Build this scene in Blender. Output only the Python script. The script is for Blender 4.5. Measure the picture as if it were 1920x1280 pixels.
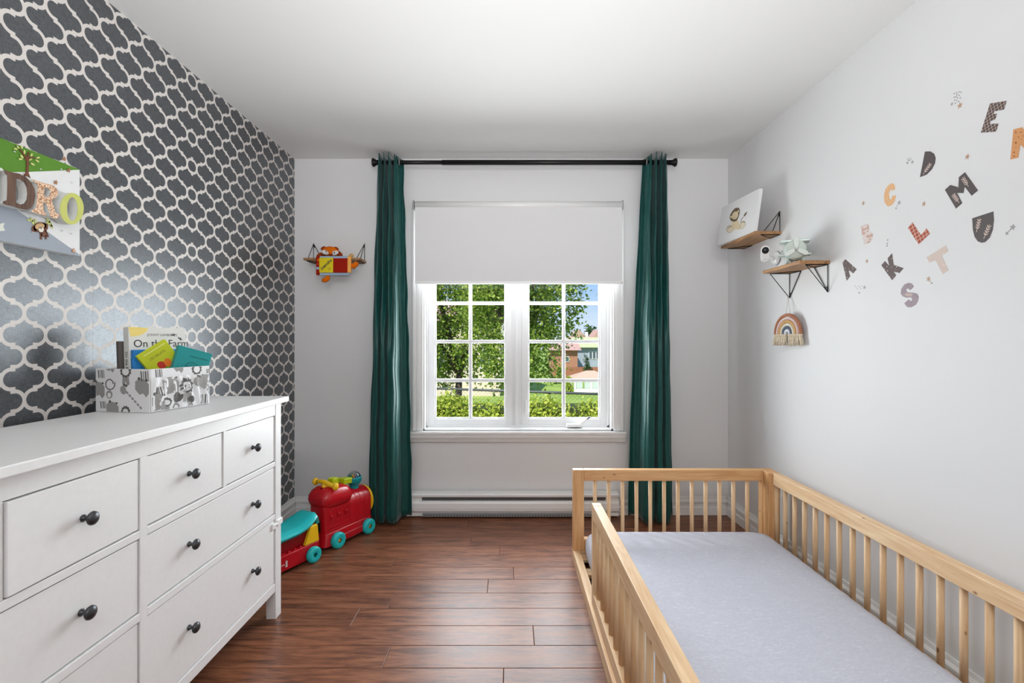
import bpy, bmesh, math, random
from mathutils import Vector, Matrix, Euler
random.seed(7)
SC = bpy.context.scene
COL = SC.collection
for o in list(bpy.data.objects): bpy.data.objects.remove(o)

# ------------------------------------------------------------------ camera
F, CX, CY, H = 905.0, 957.0, 639.0, 1.19          # pixels of a 1920x1280 frame, eye height in metres
YB, XL, XR, ZC, YF = 3.315, -1.4835, 1.4945, 2.44, -0.95
cam = bpy.data.cameras.new('camera')
cam.sensor_width = 36; cam.lens = F / 1920 * 36
cam.shift_x = (960 - CX) / 1920; cam.shift_y = (CY - 640) / 1920
cam.clip_start = .05; cam.clip_end = 500
co = bpy.data.objects.new('camera', cam); COL.objects.link(co)
co.location = (0, 0, H); co.rotation_euler = (math.pi / 2, 0, 0)
SC.camera = co

# ------------------------------------------------------------------ world: clear summer sky
w = bpy.data.worlds.new('sky'); SC.world = w; w.use_nodes = True
nt = w.node_tree; nt.nodes.clear()
out = nt.nodes.new('ShaderNodeOutputWorld'); bg = nt.nodes.new('ShaderNodeBackground')
tc = nt.nodes.new('ShaderNodeTexCoord'); sp = nt.nodes.new('ShaderNodeSeparateXYZ')
rp = nt.nodes.new('ShaderNodeValToRGB')
nt.links.new(tc.outputs['Generated'], sp.inputs[0]); nt.links.new(sp.outputs['Z'], rp.inputs[0])
el = rp.color_ramp.elements
el[0].position = 0.0; el[0].color = (.80, .88, 1.0, 1)
el[1].position = 1.0; el[1].color = (.17, .38, .88, 1)
e = el.new(.05); e.color = (.62, .79, 1.0, 1)
e = el.new(.13); e.color = (.32, .58, .98, 1)
nz = nt.nodes.new('ShaderNodeTexNoise'); nz.inputs['Scale'].default_value = 3; nz.inputs['Detail'].default_value = 6
mp = nt.nodes.new('ShaderNodeMapping'); mp.inputs['Scale'].default_value = (1, 1, 5)
nt.links.new(tc.outputs['Generated'], mp.inputs[0]); nt.links.new(mp.outputs[0], nz.inputs['Vector'])
cr = nt.nodes.new('ShaderNodeValToRGB'); cr.color_ramp.elements[0].position = .5; cr.color_ramp.elements[1].position = .75
cr.color_ramp.elements[1].color = (.5, .5, .5, 1)
mx = nt.nodes.new('ShaderNodeMixRGB'); mx.inputs[2].default_value = (.95, .97, 1, 1)
nt.links.new(nz.outputs[0], cr.inputs[0]); nt.links.new(cr.outputs[0], mx.inputs[0])
nt.links.new(rp.outputs[0], mx.inputs[1]); nt.links.new(mx.outputs[0], bg.inputs[0])
bg.inputs[1].default_value = 1.0
nt.links.new(bg.outputs[0], out.inputs[0])

def lamp(name, kind, loc, rot, energy, color=(1, 1, 1), **kw):
    l = bpy.data.lights.new(name, kind); l.energy = energy; l.color = color
    for k, v in kw.items(): setattr(l, k, v)
    o = bpy.data.objects.new(name, l); COL.objects.link(o)
    o.location = loc; o.rotation_euler = rot
    return o
lamp('sun', 'SUN', (0, 0, 20), Euler((math.radians(42), 0, math.radians(-32))), 6.0, (1, .95, .86), angle=.01)
# daylight entering by the window (just outside the glass, shining into the room)
lamp('window_daylight', 'AREA', (.05, 3.72, 1.14), (-math.pi / 2, 0, 0), 100, (.93, .97, 1.0),
     shape='RECTANGLE', size=1.45, size_y=1.05)
# photographer's flash bounced off the ceiling behind the camera
lamp('bounce_flash', 'SPOT', (0.02, .15, 1.35), Vector((0, 1.15, 1.09)).to_track_quat('-Z', 'Y').to_euler(), 142, (.98, .985, 1),
     spot_size=math.radians(115), spot_blend=1.0, shadow_soft_size=.15)

# soft fill added behind the camera to brighten the lower back wall
lamp('rear_fill_light', 'AREA', (.1, -.85, 2.27), Vector((0, 1, -.27)).to_track_quat('-Z', 'Y').to_euler(), 19, (1, .99, .98), shape='RECTANGLE', size=1.5, size_y=.28)

vs = SC.view_settings
vs.view_transform = 'Standard'; vs.look = 'None'; vs.gamma = 1; vs.exposure = 0.0; vs.use_curve_mapping = False

# ------------------------------------------------------------------ helpers
def s2l(c):
    return tuple(((v / 255) / 12.92 if v / 255 <= .04045 else ((v / 255 + .055) / 1.055) ** 2.4) for v in c) + (1,)

def RWp(px, py, x=None):
    """point on the right wall plane seen at a pixel"""
    x = XR if x is None else x
    d = F * x / (px - CX)
    return Vector((x, d, H - (py - CY) * d / F))
def LWp(px, py, x=None):
    x = XL if x is None else x
    d = F * x / (px - CX)
    return Vector((x, d, H - (py - CY) * d / F))
def BWp(px, py, y=None):
    y = YB if y is None else y
    return Vector(((px - CX) * y / F, y, H - (py - CY) * y / F))

class NT:
    """tiny node builder"""
    def __init__(s, name):
        s.m = bpy.data.materials.new(name); s.m.use_nodes = True
        s.t = s.m.node_tree; s.t.nodes.clear()
        s.o = s.t.nodes.new('ShaderNodeOutputMaterial')
        s.p = s.t.nodes.new('ShaderNodeBsdfPrincipled')
        s.t.links.new(s.p.outputs[0], s.o.inputs[0])
    def n(s, kind, **kw):
        x = s.t.nodes.new(kind)
        for k, v in kw.items(): setattr(x, k, v)
        return x
    def put(s, sock, v):
        if isinstance(v, bpy.types.NodeSocket): s.t.links.new(v, sock)
        else: sock.default_value = v
    def math(s, op, a, b=0.0, c=0.0):
        x = s.n('ShaderNodeMath', operation=op)
        s.put(x.inputs[0], a); s.put(x.inputs[1], b); s.put(x.inputs[2], c)
        return x.outputs[0]
    def mix(s, f, a, b, mode='MIX'):
        x = s.n('ShaderNodeMixRGB', blend_type=mode)
        s.put(x.inputs[0], f); s.put(x.inputs[1], a); s.put(x.inputs[2], b)
        return x.outputs[0]
    def coord(s, kind='Object', scale=(1, 1, 1), rot=(0, 0, 0), loc=(0, 0, 0)):
        c = s.n('ShaderNodeTexCoord'); m = s.n('ShaderNodeMapping')
        m.inputs['Scale'].default_value = scale; m.inputs['Rotation'].default_value = rot
        m.inputs['Location'].default_value = loc
        s.t.links.new(c.outputs[kind], m.inputs[0]); return m.outputs[0]
    def noise(s, vec, scale=5, detail=4, rough=.5, dist=0):
        x = s.n('ShaderNodeTexNoise'); s.put(x.inputs['Vector'], vec)
        x.inputs['Scale'].default_value = scale; x.inputs['Detail'].default_value = detail
        x.inputs['Roughness'].default_value = rough; x.inputs['Distortion'].default_value = dist
        return x.outputs[0]
    def ramp(s, f, stops):
        x = s.n('ShaderNodeValToRGB'); s.put(x.inputs[0], f); e = x.color_ramp.elements
        e[0].position, e[0].color = stops[0]; e[1].position, e[1].color = stops[-1]
        for p, c in stops[1:-1]:
            k = e.new(p); k.color = c
        return x.outputs[0]
    def bump(s, h, strength=.2, dist=.01):
        x = s.n('ShaderNodeBump'); x.inputs['Strength'].default_value = strength
        x.inputs['Distance'].default_value = dist; s.put(x.inputs['Height'], h)
        s.t.links.new(x.outputs[0], s.p.inputs['Normal'])
    def set(s, **kw):
        for k, v in kw.items(): s.put(s.p.inputs[k.replace('_', ' ')], v)
        return s

MATS = {}
def mat(name, rgb, rough=.5, metal=0, spec=.5, var=0.0, vscale=20, bump=0, bscale=200, **kw):
    """plain painted / moulded surface with slight colour variation and fine relief"""
    if name in MATS: return MATS[name]
    b = NT(name); c = s2l(rgb)
    b.set(Roughness=rough, Metallic=metal); b.p.inputs['Specular IOR Level'].default_value = spec
    v = b.coord()
    if var > 0:
        f = b.noise(v, vscale, 3)
        d = tuple(x * (1 - var) for x in c[:3]) + (1,); l = tuple(min(1, x * (1 + var)) for x in c[:3]) + (1,)
        b.set(Base_Color=b.ramp(f, [(.3, d), (.7, l)]))
    else: b.set(Base_Color=c)
    if bump: b.bump(b.noise(v, bscale, 2), bump, .002)
    for k, x in kw.items(): b.put(b.p.inputs[k.replace('_', ' ')], x)
    MATS[name] = b.m; return b.m

def wood(name, c0, c1, axis, rough=.5, scale=1.0, knots=0.0, rnd=False, stretch=14, contrast=(.35, .65), spec=.4, coat=0):
    if name in MATS: return MATS[name]
    b = NT(name)
    sc = [stretch * 3, stretch * 3, stretch * 3]; sc[axis] = 3
    sc = [q * scale for q in sc]
    v = b.coord('Object', tuple(sc))
    if rnd:
        oi = b.n('ShaderNodeObjectInfo'); cb = b.n('ShaderNodeCombineXYZ')
        k = b.math('MULTIPLY', oi.outputs['Random'], 97.0)
        for i in range(3): b.put(cb.inputs[i], k)
        ad = b.n('ShaderNodeVectorMath', operation='ADD'); b.put(ad.inputs[0], v); b.put(ad.inputs[1], cb.outputs[0]); v = ad.outputs[0]
    f = b.noise(v, 1, 6, .6, .8)
    g = b.noise(v, 4, 3, .5)
    f = b.math('ADD', b.math('MULTIPLY', f, .75), b.math('MULTIPLY', g, .25))
    col = b.ramp(f, [(contrast[0], s2l(c0)), (contrast[1], s2l(c1))])
    if rnd:
        hs = b.n('ShaderNodeHueSaturation'); b.put(hs.inputs['Value'], b.math('MULTIPLY_ADD', oi.outputs['Random'], .3, .86))
        b.put(hs.inputs['Color'], col); col = hs.outputs[0]
    if knots:
        kv = b.coord('Object', tuple(13 if i != axis else 8 for i in range(3)))
        vo = b.n('ShaderNodeTexVoronoi'); b.put(vo.inputs['Vector'], kv); vo.inputs['Scale'].default_value = 1.0
        kf = b.ramp(vo.outputs['Distance'], [(.04, (1, 1, 1, 1)), (.085, (0, 0, 0, 1))])
        col = b.mix(b.math('MULTIPLY', kf, knots), col, s2l((112, 70, 38)))
    b.set(Base_Color=col, Roughness=rough); b.p.inputs['Specular IOR Level'].default_value = spec
    if coat: b.set(Coat_Weight=coat, Coat_Roughness=.25)
    b.bump(f, .08, .002)
    MATS[name] = b.m; return b.m

# ------------------------------------------------------------------ mesh builder
WM = {}
class MB:
    def __init__(s): s.v = []; s.f = []; s.sm = []
    def add(s, vs, fs, smooth=False, M=None):
        o = len(s.v)
        for p in vs:
            p = Vector(p); s.v.append(M @ p if M is not None else p)
        for f in fs: s.f.append([i + o for i in f]); s.sm.append(smooth)
        return s
    def box(s, x0, x1, y0, y1, z0, z1, M=None):
        vs = [(x, y, z) for z in (z0, z1) for y in (y0, y1) for x in (x0, x1)]
        return s.add(vs, [(0, 2, 3, 1), (4, 5, 7, 6), (0, 1, 5, 4), (2, 6, 7, 3), (0, 4, 6, 2), (1, 3, 7, 5)], False, M)
    def tube(s, pts, r, n=8, closed=False, caps=True, M=None, smooth=True):
        pts = [Vector(p) for p in pts]; N = len(pts)
        rs = r if isinstance(r, (list, tuple)) else [r] * N
        up = None; vs = []
        for i, p in enumerate(pts):
            if closed: t = pts[(i + 1) % N] - pts[i - 1]
            else: t = pts[min(i + 1, N - 1)] - pts[max(i - 1, 0)]
            t.normalize()
            if up is None:
                up = Vector((0, 0, 1)) if abs(t.z) < .9 else Vector((1, 0, 0))
            a = up - t * up.dot(t); a.normalize(); up = a; b = t.cross(a)
            for k in range(n):
                q = 2 * math.pi * k / n
                vs.append(p + (a * math.cos(q) + b * math.sin(q)) * rs[i])
        fs = []
        for i in range(N if closed else N - 1):
            j = (i + 1) % N
            for k in range(n):
                fs.append((i * n + k, i * n + (k + 1) % n, j * n + (k + 1) % n, j * n + k))
        s.add(vs, fs, smooth, M)
        if caps and not closed:
            o = len(s.v) - len(vs)
            s.f.append([o + k for k in range(n)][::-1]); s.sm.append(False)
            s.f.append([o + (N - 1) * n + k for k in range(n)]); s.sm.append(False)
        return s
    def lathe(s, prof, n=20, M=None, smooth=True, ang=2 * math.pi):
        """profile (r, z) turned about local z"""
        full = abs(ang - 2 * math.pi) < 1e-6; m = n if full else n + 1
        vs = [(r * math.cos(ang * k / n), r * math.sin(ang * k / n), z) for r, z in prof for k in range(m)]
        fs = []
        for i in range(len(prof) - 1):
            for k in range(n):
                k2 = (k + 1) % m
                fs.append((i * m + k, i * m + k2, (i + 1) * m + k2, (i + 1) * m + k))
        return s.add(vs, fs, smooth, M)
    def ball(s, c, r, n=14, m=9, M=None):
        r = r if isinstance(r, (tuple, list)) else (r, r, r); c = Vector(c)
        vs = [c + Vector((0, 0, r[2]))]; fs = []
        for i in range(1, m):
            t = math.pi * i / m
            for k in range(n):
                q = 2 * math.pi * k / n
                vs.append(c + Vector((r[0] * math.sin(t) * math.cos(q), r[1] * math.sin(t) * math.sin(q), r[2] * math.cos(t))))
        vs.append(c - Vector((0, 0, r[2])))
        for k in range(n): fs.append((0, 1 + k, 1 + (k + 1) % n))
        for i in range(m - 2):
            for k in range(n):
                a = 1 + i * n
                fs.append((a + k, a + n + k, a + n + (k + 1) % n, a + (k + 1) % n))
        L = len(vs) - 1; a = 1 + (m - 2) * n
        for k in range(n): fs.append((L, a + (k + 1) % n, a + k))
        return s.add(vs, fs, True, M)
    def prism(s, poly, h0, h1, M=None, smooth_side=False):
        """polygon in local xy, extruded h0..h1 in local z"""
        n = len(poly)
        A = sum(poly[i][0] * poly[(i + 1) % n][1] - poly[(i + 1) % n][0] * poly[i][1] for i in range(n))
        if A < 0: poly = poly[::-1]
        vs = [(x, y, h0) for x, y in poly] + [(x, y, h1) for x, y in poly]
        s.add(vs, [], False, M); o = len(s.v) - 2 * n
        s.f.append([o + i for i in range(n)][::-1]); s.sm.append(False)
        s.f.append([o + n + i for i in range(n)]); s.sm.append(False)
        for i in range(n):
            j = (i + 1) % n
            s.f.append([o + i, o + j, o + n + j, o + n + i]); s.sm.append(smooth_side)
        return s
    def mesh(s, name):
        me = bpy.data.meshes.new(name)
        me.from_pydata([tuple(v) for v in s.v], [], s.f)
        me.polygons.foreach_set('use_smooth', s.sm); me.update(); return me
    def build(s, name, material, parent=None, bevel=0, seg=2, world=True, subsurf=0, smooth=None):
        """link as one mesh object; vertices are in world space unless world=False (parent space)"""
        if parent is not None and world:
            inv = WM[parent.name].inverted(); s.v = [inv @ Vector(v) for v in s.v]
        elif parent is None:
            # origin at the base centre of the piece
            xs = [v[0] for v in s.v]; ys = [v[1] for v in s.v]; zs = [v[2] for v in s.v]
            c = Vector(((min(xs) + max(xs)) / 2, (min(ys) + max(ys)) / 2, min(zs)))
            s.v = [Vector(v) - c for v in s.v]
        o = bpy.data.objects.new(name, s.mesh(name)); COL.objects.link(o)
        if parent is None:
            o.location = c; WM[o.name] = Matrix.Translation(c)
        else:
            o.parent = parent; WM[o.name] = WM[parent.name]
        o.data.materials.append(material)
        if smooth: o.data.polygons.foreach_set('use_smooth', [True] * len(o.data.polygons))
        if bevel:
            b = o.modifiers.new('bevel', 'BEVEL'); b.width = bevel; b.segments = seg; b.limit_method = 'ANGLE'
            b.angle_limit = math.radians(35)
            if seg > 2: o.data.polygons.foreach_set('use_smooth', [True] * len(o.data.polygons)); b.harden_normals = True
        if subsurf:
            q = o.modifiers.new('sub', 'SUBSURF'); q.levels = subsurf; q.render_levels = subsurf
            o.data.polygons.foreach_set('use_smooth', [True] * len(o.data.polygons))
        return o

def tag(o, label, cat, group=None, kind=None):
    o['label'] = label
    if cat: o['category'] = cat
    if group: o['group'] = group
    if kind: o['kind'] = kind
    return o
def thing(name, label, cat, loc=(0, 0, 0), rotz=0, group=None, kind=None):
    o = bpy.data.objects.new(name, None); COL.objects.link(o); o.empty_display_size = .05
    o.location = loc; o.rotation_euler = (0, 0, rotz)
    WM[o.name] = Matrix.Translation(Vector(loc)) @ Matrix.Rotation(rotz, 4, 'Z')
    return tag(o, label, cat, group, kind)
def struct(o):
    o['kind'] = 'structure'; return o
def dup(o, parent=None, **kw):
    c = o.copy(); COL.objects.link(c); c.parent = parent
    WM[c.name] = WM[o.name]
    for ch in list(o.children): dup(ch, c)
    return c
def frame(o, u, v):
    """matrix with local x=u, y=v, z=u x v at o"""
    u = Vector(u).normalized(); v = Vector(v); v = (v - u * v.dot(u)).normalized(); n = u.cross(v)
    return Matrix(((u.x, v.x, n.x, o[0]), (u.y, v.y, n.y, o[1]), (u.z, v.z, n.z, o[2]), (0, 0, 0, 1)))
def flat(loops, thick, M):
    """flat shape with holes (even-odd) as a thin plate of real thickness; local z 0..thick"""
    cu = bpy.data.curves.new('c', 'CURVE'); cu.dimensions = '2D'; cu.fill_mode = 'BOTH'; cu.extrude = thick / 2
    for L in loops:
        sp = cu.splines.new('POLY'); sp.points.add(len(L) - 1); sp.use_cyclic_u = True
        for i, (x, y) in enumerate(L): sp.points[i].co = (x, y, 0, 1)
    return curve_to_mb(cu, M @ Matrix.Translation((0, 0, thick / 2)))
def curve_to_mb(cu, M):
    ob = bpy.data.objects.new('c', cu); COL.objects.link(ob)
    bpy.context.view_layer.update()
    me = bpy.data.meshes.new_from_object(ob.evaluated_get(bpy.context.evaluated_depsgraph_get()))
    mb = MB(); mb.add([v.co.copy() for v in me.vertices], [list(p.vertices) for p in me.polygons], False, M)
    bpy.data.objects.remove(ob); bpy.data.meshes.remove(me); bpy.data.curves.remove(cu)
    return mb
def text(body, size, thick, M, shear=0, align='LEFT', space=1.0, bold=0):
    cu = bpy.data.curves.new('t', 'FONT'); cu.body = body; cu.size = size; cu.extrude = thick / 2
    cu.shear = shear; cu.align_x = align; cu.space_character = space; cu.resolution_u = 3; cu.offset = bold
    return curve_to_mb(cu, M @ Matrix.Translation((0, 0, thick / 2)))
def ell(cx, cy, a, b, n=16, rot=0):
    return [(cx + a * math.cos(t) * math.cos(rot) - b * math.sin(t) * math.sin(rot),
             cy + a * math.cos(t) * math.sin(rot) + b * math.sin(t) * math.cos(rot))
            for t in [2 * math.pi * k / n for k in range(n)]]
def star(cx, cy, r, n=5, rot=.3, q=.42):
    return [(cx + (r if k % 2 == 0 else r * q) * math.sin(math.pi * k / n + rot),
             cy + (r if k % 2 == 0 else r * q) * math.cos(math.pi * k / n + rot)) for k in range(2 * n)]

# ------------------------------------------------------------------ shared materials
M_wall = mat('white_wall_paint', (226, 226, 227), .55, spec=.3, bump=.03, bscale=350)
M_ceil = mat('ceiling_paint', (234, 234, 233), .8, spec=.2, bump=.04, bscale=250)
M_trim = mat('white_trim_paint', (236, 236, 236), .32)
M_vinyl = mat('window_vinyl', (238, 239, 240), .28)
M_dress = mat('white_stain_dresser', (233, 233, 233), .38, var=.015, vscale=60)
M_black = mat('black_metal', (30, 29, 29), .42, metal=.4)
M_dark = mat('dark_slot', (52, 53, 55), .6)
M_white_pl = mat('white_plastic', (238, 238, 238), .3)
M_zinc = mat('zinc', (170, 170, 172), .35, metal=.9)
PINE = [wood('pine_%s' % 'xyz'[a], (216, 172, 126), (243, 214, 174), a, .5, 1.0, .85) for a in range(3)]
PINE_SHADED = [wood('pine_shaded_%s' % 'xyz'[a], (202, 148, 96), (230, 184, 132), a, .5, 1.0, .85) for a in range(3)]  # same pine, darker and oranger: shade of camera-facing pieces put into the colour
M_oak = [wood('shelf_wood_%s' % 'xyz'[a], (128, 90, 56), (198, 150, 102), a, .5, 1.6, 0) for a in range(3)]

# wallpaper: woven silver-grey ground with an off-white ogee trellis printed on it
def wallpaper():
    b = NT('trellis_wallpaper')
    A, B, R, W = .135, .1325, .225, .043
    g = b.n('ShaderNodeNewGeometry'); s = b.n('ShaderNodeSeparateXYZ'); b.put(s.inputs[0], g.outputs['Position'])
    Y, Z = s.outputs['Y'], s.outputs['Z']
    jump = b.math('MULTIPLY', b.math('GREATER_THAN', Y, 1.6755 + 4.25 * A), .5)      # strip hung out of register
    u = b.math('ADD', b.math('DIVIDE', b.math('SUBTRACT', Y, 1.608 + A / 2), A), jump)
    v = b.math('DIVIDE', b.math('SUBTRACT', Z, 1.142), B)
    # fold to the quarter cell
    def fold(x):
        x = b.math('SUBTRACT', x, b.math('ROUND', x)); return b.math('ABSOLUTE', x)
    a, c = fold(u), fold(v)
    def dist(cx, cy):
        dx = b.math('SUBTRACT', a, cx); dy = b.math('SUBTRACT', c, cy)
        return b.math('SQRT', b.math('ADD', b.math('MULTIPLY', dx, dx), b.math('MULTIPLY', dy, dy)))
    def band(d, w): return b.math('LESS_THAN', b.math('ABSOLUTE', d), w)
    arc1 = b.math('MULTIPLY', band(b.math('SUBTRACT', dist(R, .5), R), W), b.math('LESS_THAN', a, R + .012))
    arc2 = b.math('MULTIPLY', band(b.math('SUBTRACT', dist(.5 - R, 0), R), W), b.math('GREATER_THAN', a, .5 - R - .012))
    sq = b.math('MULTIPLY', b.math('LESS_THAN', b.math('ABSOLUTE', b.math('SUBTRACT', a, .25)), .054),
                b.math('LESS_THAN', b.math('ABSOLUTE', b.math('SUBTRACT', c, .25)), .074))
    line = b.math('MAXIMUM', b.math('MAXIMUM', arc1, arc2), sq)
    # linen ground
    h1 = b.noise(b.coord('Object', (1, 45, 700)), 1, 3, .7); h2 = b.noise(b.coord('Object', (1, 700, 45)), 1, 3, .7)
    lin = b.math('MULTIPLY', b.math('ADD', h1, h2), .5)
    ground = b.ramp(lin, [(.36, s2l((74, 77, 80))), (.64, s2l((122, 125, 129)))])
    col = b.mix(line, ground, s2l((222, 216, 211)))
    seam = b.math('LESS_THAN', b.math('ABSOLUTE', b.math('SUBTRACT', Y, 1.7146)), .0008)
    col = b.mix(b.math('MULTIPLY', seam, .6), col, s2l((60, 60, 60)))
    inv = b.math('SUBTRACT', 1.0, line)
    b.set(Base_Color=col, Metallic=b.math('MULTIPLY', inv, .55), Roughness=b.math('MULTIPLY_ADD', inv, -.27, .65))
    b.p.inputs['Specular IOR Level'].default_value = .4
    b.bump(b.math('ADD', b.math('MULTIPLY', lin, b.math('MULTIPLY', inv, .6)), line), .25, .0012)
    return b.m
M_paper = wallpaper()
def floor_mat():
    b = NT('walnut_laminate')
    oi = b.n('ShaderNodeObjectInfo'); k = b.math('MULTIPLY', oi.outputs['Random'], 53.0)
    cb = b.n('ShaderNodeCombineXYZ'); b.put(cb.inputs[0], k); b.put(cb.inputs[1], k)
    ad = b.n('ShaderNodeVectorMath', operation='ADD'); b.put(ad.inputs[0], b.coord('Object', (3.4, 30, 30))); b.put(ad.inputs[1], cb.outputs[0])
    v = ad.outputs[0]
    f = b.noise(v, 1.0, 7, .62, 1.1); g = b.noise(v, 5.0, 3, .6)
    f = b.math('ADD', b.math('MULTIPLY', f, .7), b.math('MULTIPLY', g, .3))
    col = b.ramp(f, [(.34, s2l((62, 34, 23))), (.44, s2l((104, 62, 42))), (.55, s2l((134, 84, 58))), (.68, s2l((152, 102, 72)))])
    hs = b.n('ShaderNodeHueSaturation'); b.put(hs.inputs['Value'], b.math('MULTIPLY_ADD', oi.outputs['Random'], .25, .88)); b.put(hs.inputs['Color'], col)
    b.set(Base_Color=hs.outputs[0], Roughness=b.math('MULTIPLY_ADD', f, .12, .33))
    b.p.inputs['Specular IOR Level'].default_value = .42
    b.bump(f, .06, .002)
    return b.m
M_floor = floor_mat()

# ------------------------------------------------------------------ room shell
T = .12
sub = MB().box(XL - T, XR + T, YF - T, YB + .16, -.06, -.007).build('floor', mat('floor_gap', (70, 44, 32), .7))
struct(sub)
PW, FH = .131, F * H
row0 = FH / (1252 - 639)
jp = {0: (944, 1265), 1: (724.6, 1232), 2: (1000.6, 1191.6), 3: (665, 1158), 4: (732.5, 1126), 5: (914.6, 1098.6), 6: (963, 1075), 7: (738.5, 1054),
      8: (936.8, 1033), 9: (882.6, 1015.4), 10: (743.6, 999.6), 11: (878, 984)}
joints = {k: (px - CX) / (py - CY) * H for k, (px, py) in jp.items()}
PL = 1.29
plank_cache = {}
def plank(x0, x1, y0, y1):
    key = (round(x1 - x0, 4), round(y1 - y0, 4))
    c = ((x0 + x1) / 2, (y0 + y1) / 2, -.004)
    g, e = .0007, .0014
    if key not in plank_cache:
        a, b = (x1 - x0) / 2 - g, (y1 - y0) / 2 - g
        m = MB()
        vs = [(-a, -b, -.003), (a, -b, -.003), (a, b, -.003), (-a, b, -.003), (-a, -b, .003), (a, -b, .003), (a, b, .003), (-a, b, .003),
              (-a + e, -b + e, .004), (a - e, -b + e, .004), (a - e, b - e, .004), (-a + e, b - e, .004)]
        fs = [(0, 3, 2, 1), (8, 9, 10, 11)] + [(i, (i + 1) % 4, (i + 1) % 4 + 4, i + 4) for i in range(4)] + \
             [(i + 4, (i + 1) % 4 + 4, (i + 1) % 4 + 8, i + 8) for i in range(4)]
        m.add(vs, fs); me = m.mesh('plank'); me.materials.append(M_floor); plank_cache[key] = me
    o = bpy.data.objects.new('plank', plank_cache[key]); COL.objects.link(o)
    o.parent = sub; o.location = Vector(c) - Vector(sub.location)
k = -21
while True:
    # row k lies between seams row0 - PW + k*PW ... ; row 0 is the one just nearer than the y=1252 px seam
    ya, yb = row0 - PW + k * PW, row0 + k * PW
    if ya > YB: break
    if yb > YF:
        j = joints.get(k, (k * .437) % PL - .9)
        x = j
        while x > XL: x -= PL
        while x < XR:
            a, b = max(x, XL), min(x + PL, XR)
            if b - a > .02: plank(a, b, max(ya, YF), min(yb, YB))
            x += PL
    k += 1

wl = struct(MB().box(XL - T, XL, YF - T, YB + .14, -.06, ZC + .1).build('wall_left', M_paper))
wr = struct(MB().box(XR, XR + T, YF - T, YB + .14, -.06, ZC + .1).build('wall_right', M_wall))
wf = struct(MB().box(XL, XR, YF - T, YF, -.06, ZC + .1).build('wall_front', M_wall))
ce = struct(MB().box(XL, XR, YF, YB + .14, ZC, ZC + .1).build('ceiling', M_ceil))
OX0, OX1, OZ0, OZ1 = -.600, .705, .575, 2.075          # window opening
wb = MB()
wb.box(XL, OX0, YB, YB + .14, -.06, ZC); wb.box(OX1, XR, YB, YB + .14, -.06, ZC)
wb.box(OX0, OX1, YB, YB + .14, -.06, OZ0); wb.box(OX0, OX1, YB, YB + .14, OZ1, ZC)
wb = struct(wb.build('wall_back', M_wall))

# moulded baseboards: profile (out from wall, up)
BP = [(0, 0), (.016, 0), (.016, .052), (.012, .058), (.012, .078), (.016, .083), (.016, .094), (.009, .106), (.006, .122), (0, .122)]
def baseboard(name, M, L):
    o = MB().prism(BP, 0, L, M).build(name, M_trim); struct(o)
baseboard('baseboard_back', frame((XL + .0165, YB, 0), (0, -1, 0), (0, 0, 1)) @ Matrix.Rotation(0, 4, 'Z') @ Matrix.Diagonal((1, 1, -1, 1)), XR - XL - .033)
baseboard('baseboard_left', frame((XL, YF, 0), (1, 0, 0), (0, 0, 1)) @ Matrix.Diagonal((1, 1, -1, 1)), YB - YF)
baseboard('baseboard_right', frame((XR, YF, 0), (-1, 0, 0), (0, 0, 1)), YB - YF)

# ------------------------------------------------------------------ window
win = thing('window_1', 'white two-sash casement window with muntin bars', None, (.05, YB + .1, OZ0), kind='structure')
yg = YB + .09
cas = MB()                                    # moulded casing around the opening
for (x0, x1, z0, z1) in ((OX0 - .068, OX0, OZ0, OZ1 + .068), (OX1, OX1 + .068, OZ0, OZ1 + .068)):
    cas.box(x0, x1, YB - .012, YB, z0, z1)
    s = 1 if x0 < 0 else -1
    xo = x0 if x0 < 0 else x1
    cas.box(min(xo, xo + s * .016), max(xo, xo + s * .016), YB - .022, YB - .012, z0, z1)
    cas.box(min(xo + s * .026, xo + s * .050), max(xo + s * .026, xo + s * .050), YB - .017, YB - .012, z0, z1)
cas.box(OX0, OX1, YB - .012, YB, OZ1, OZ1 + .068); cas.box(OX0, OX1, YB - .022, YB - .012, OZ1 + .052, OZ1 + .068)
cas.build('casing', M_trim, win, bevel=.003)
MB().prism([(0, .0), (.018, 0), (.022, .012), (.034, .034), (.036, .05), (.04, .056), (.04, .072), (0, .072)], 0, OX1 - OX0 + .165,
           frame((OX0 - .0825, YB, OZ0 - .075), (0, -1, 0), (0, 0, 1)) @ Matrix.Diagonal((1, 1, -1, 1))).build('window_sill', M_trim, win, bevel=.002)
jm = MB()                                      # jamb lining
jm.box(OX0, OX0 + .012, YB, YB + .14, OZ0, OZ1); jm.box(OX1 - .012, OX1, YB, YB + .14, OZ0, OZ1)
jm.box(OX0, OX1, YB, YB + .14, OZ0 - .003, OZ0 + .012); jm.box(OX0, OX1, YB, YB + .14, OZ1 - .012, OZ1)
jm.build('jamb', M_trim, win)
GZ0, GZ1 = .644, 2.005
SX = [(-.5305, -.034), (.124, .628)]
fr = MB()
fr.box(OX0 + .012, SX[0][0] - .045, yg - .03, yg + .04, OZ0, OZ1); fr.box(SX[1][1] + .045, OX1 - .012, yg - .03, yg + .04, OZ0, OZ1)
fr.box(.008, .082, yg - .012, yg + .04, OZ0, OZ1); fr.box(.032, .058, yg - .032, yg - .012, OZ0, OZ1)
fr.box(OX0, OX1, yg - .03, yg + .04, OZ0 + .008, GZ0 - .042); fr.box(OX0, OX1, yg - .03, yg + .04, GZ1 + .042, OZ1)
fr.build('frame', M_vinyl, win, bevel=.003)
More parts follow.
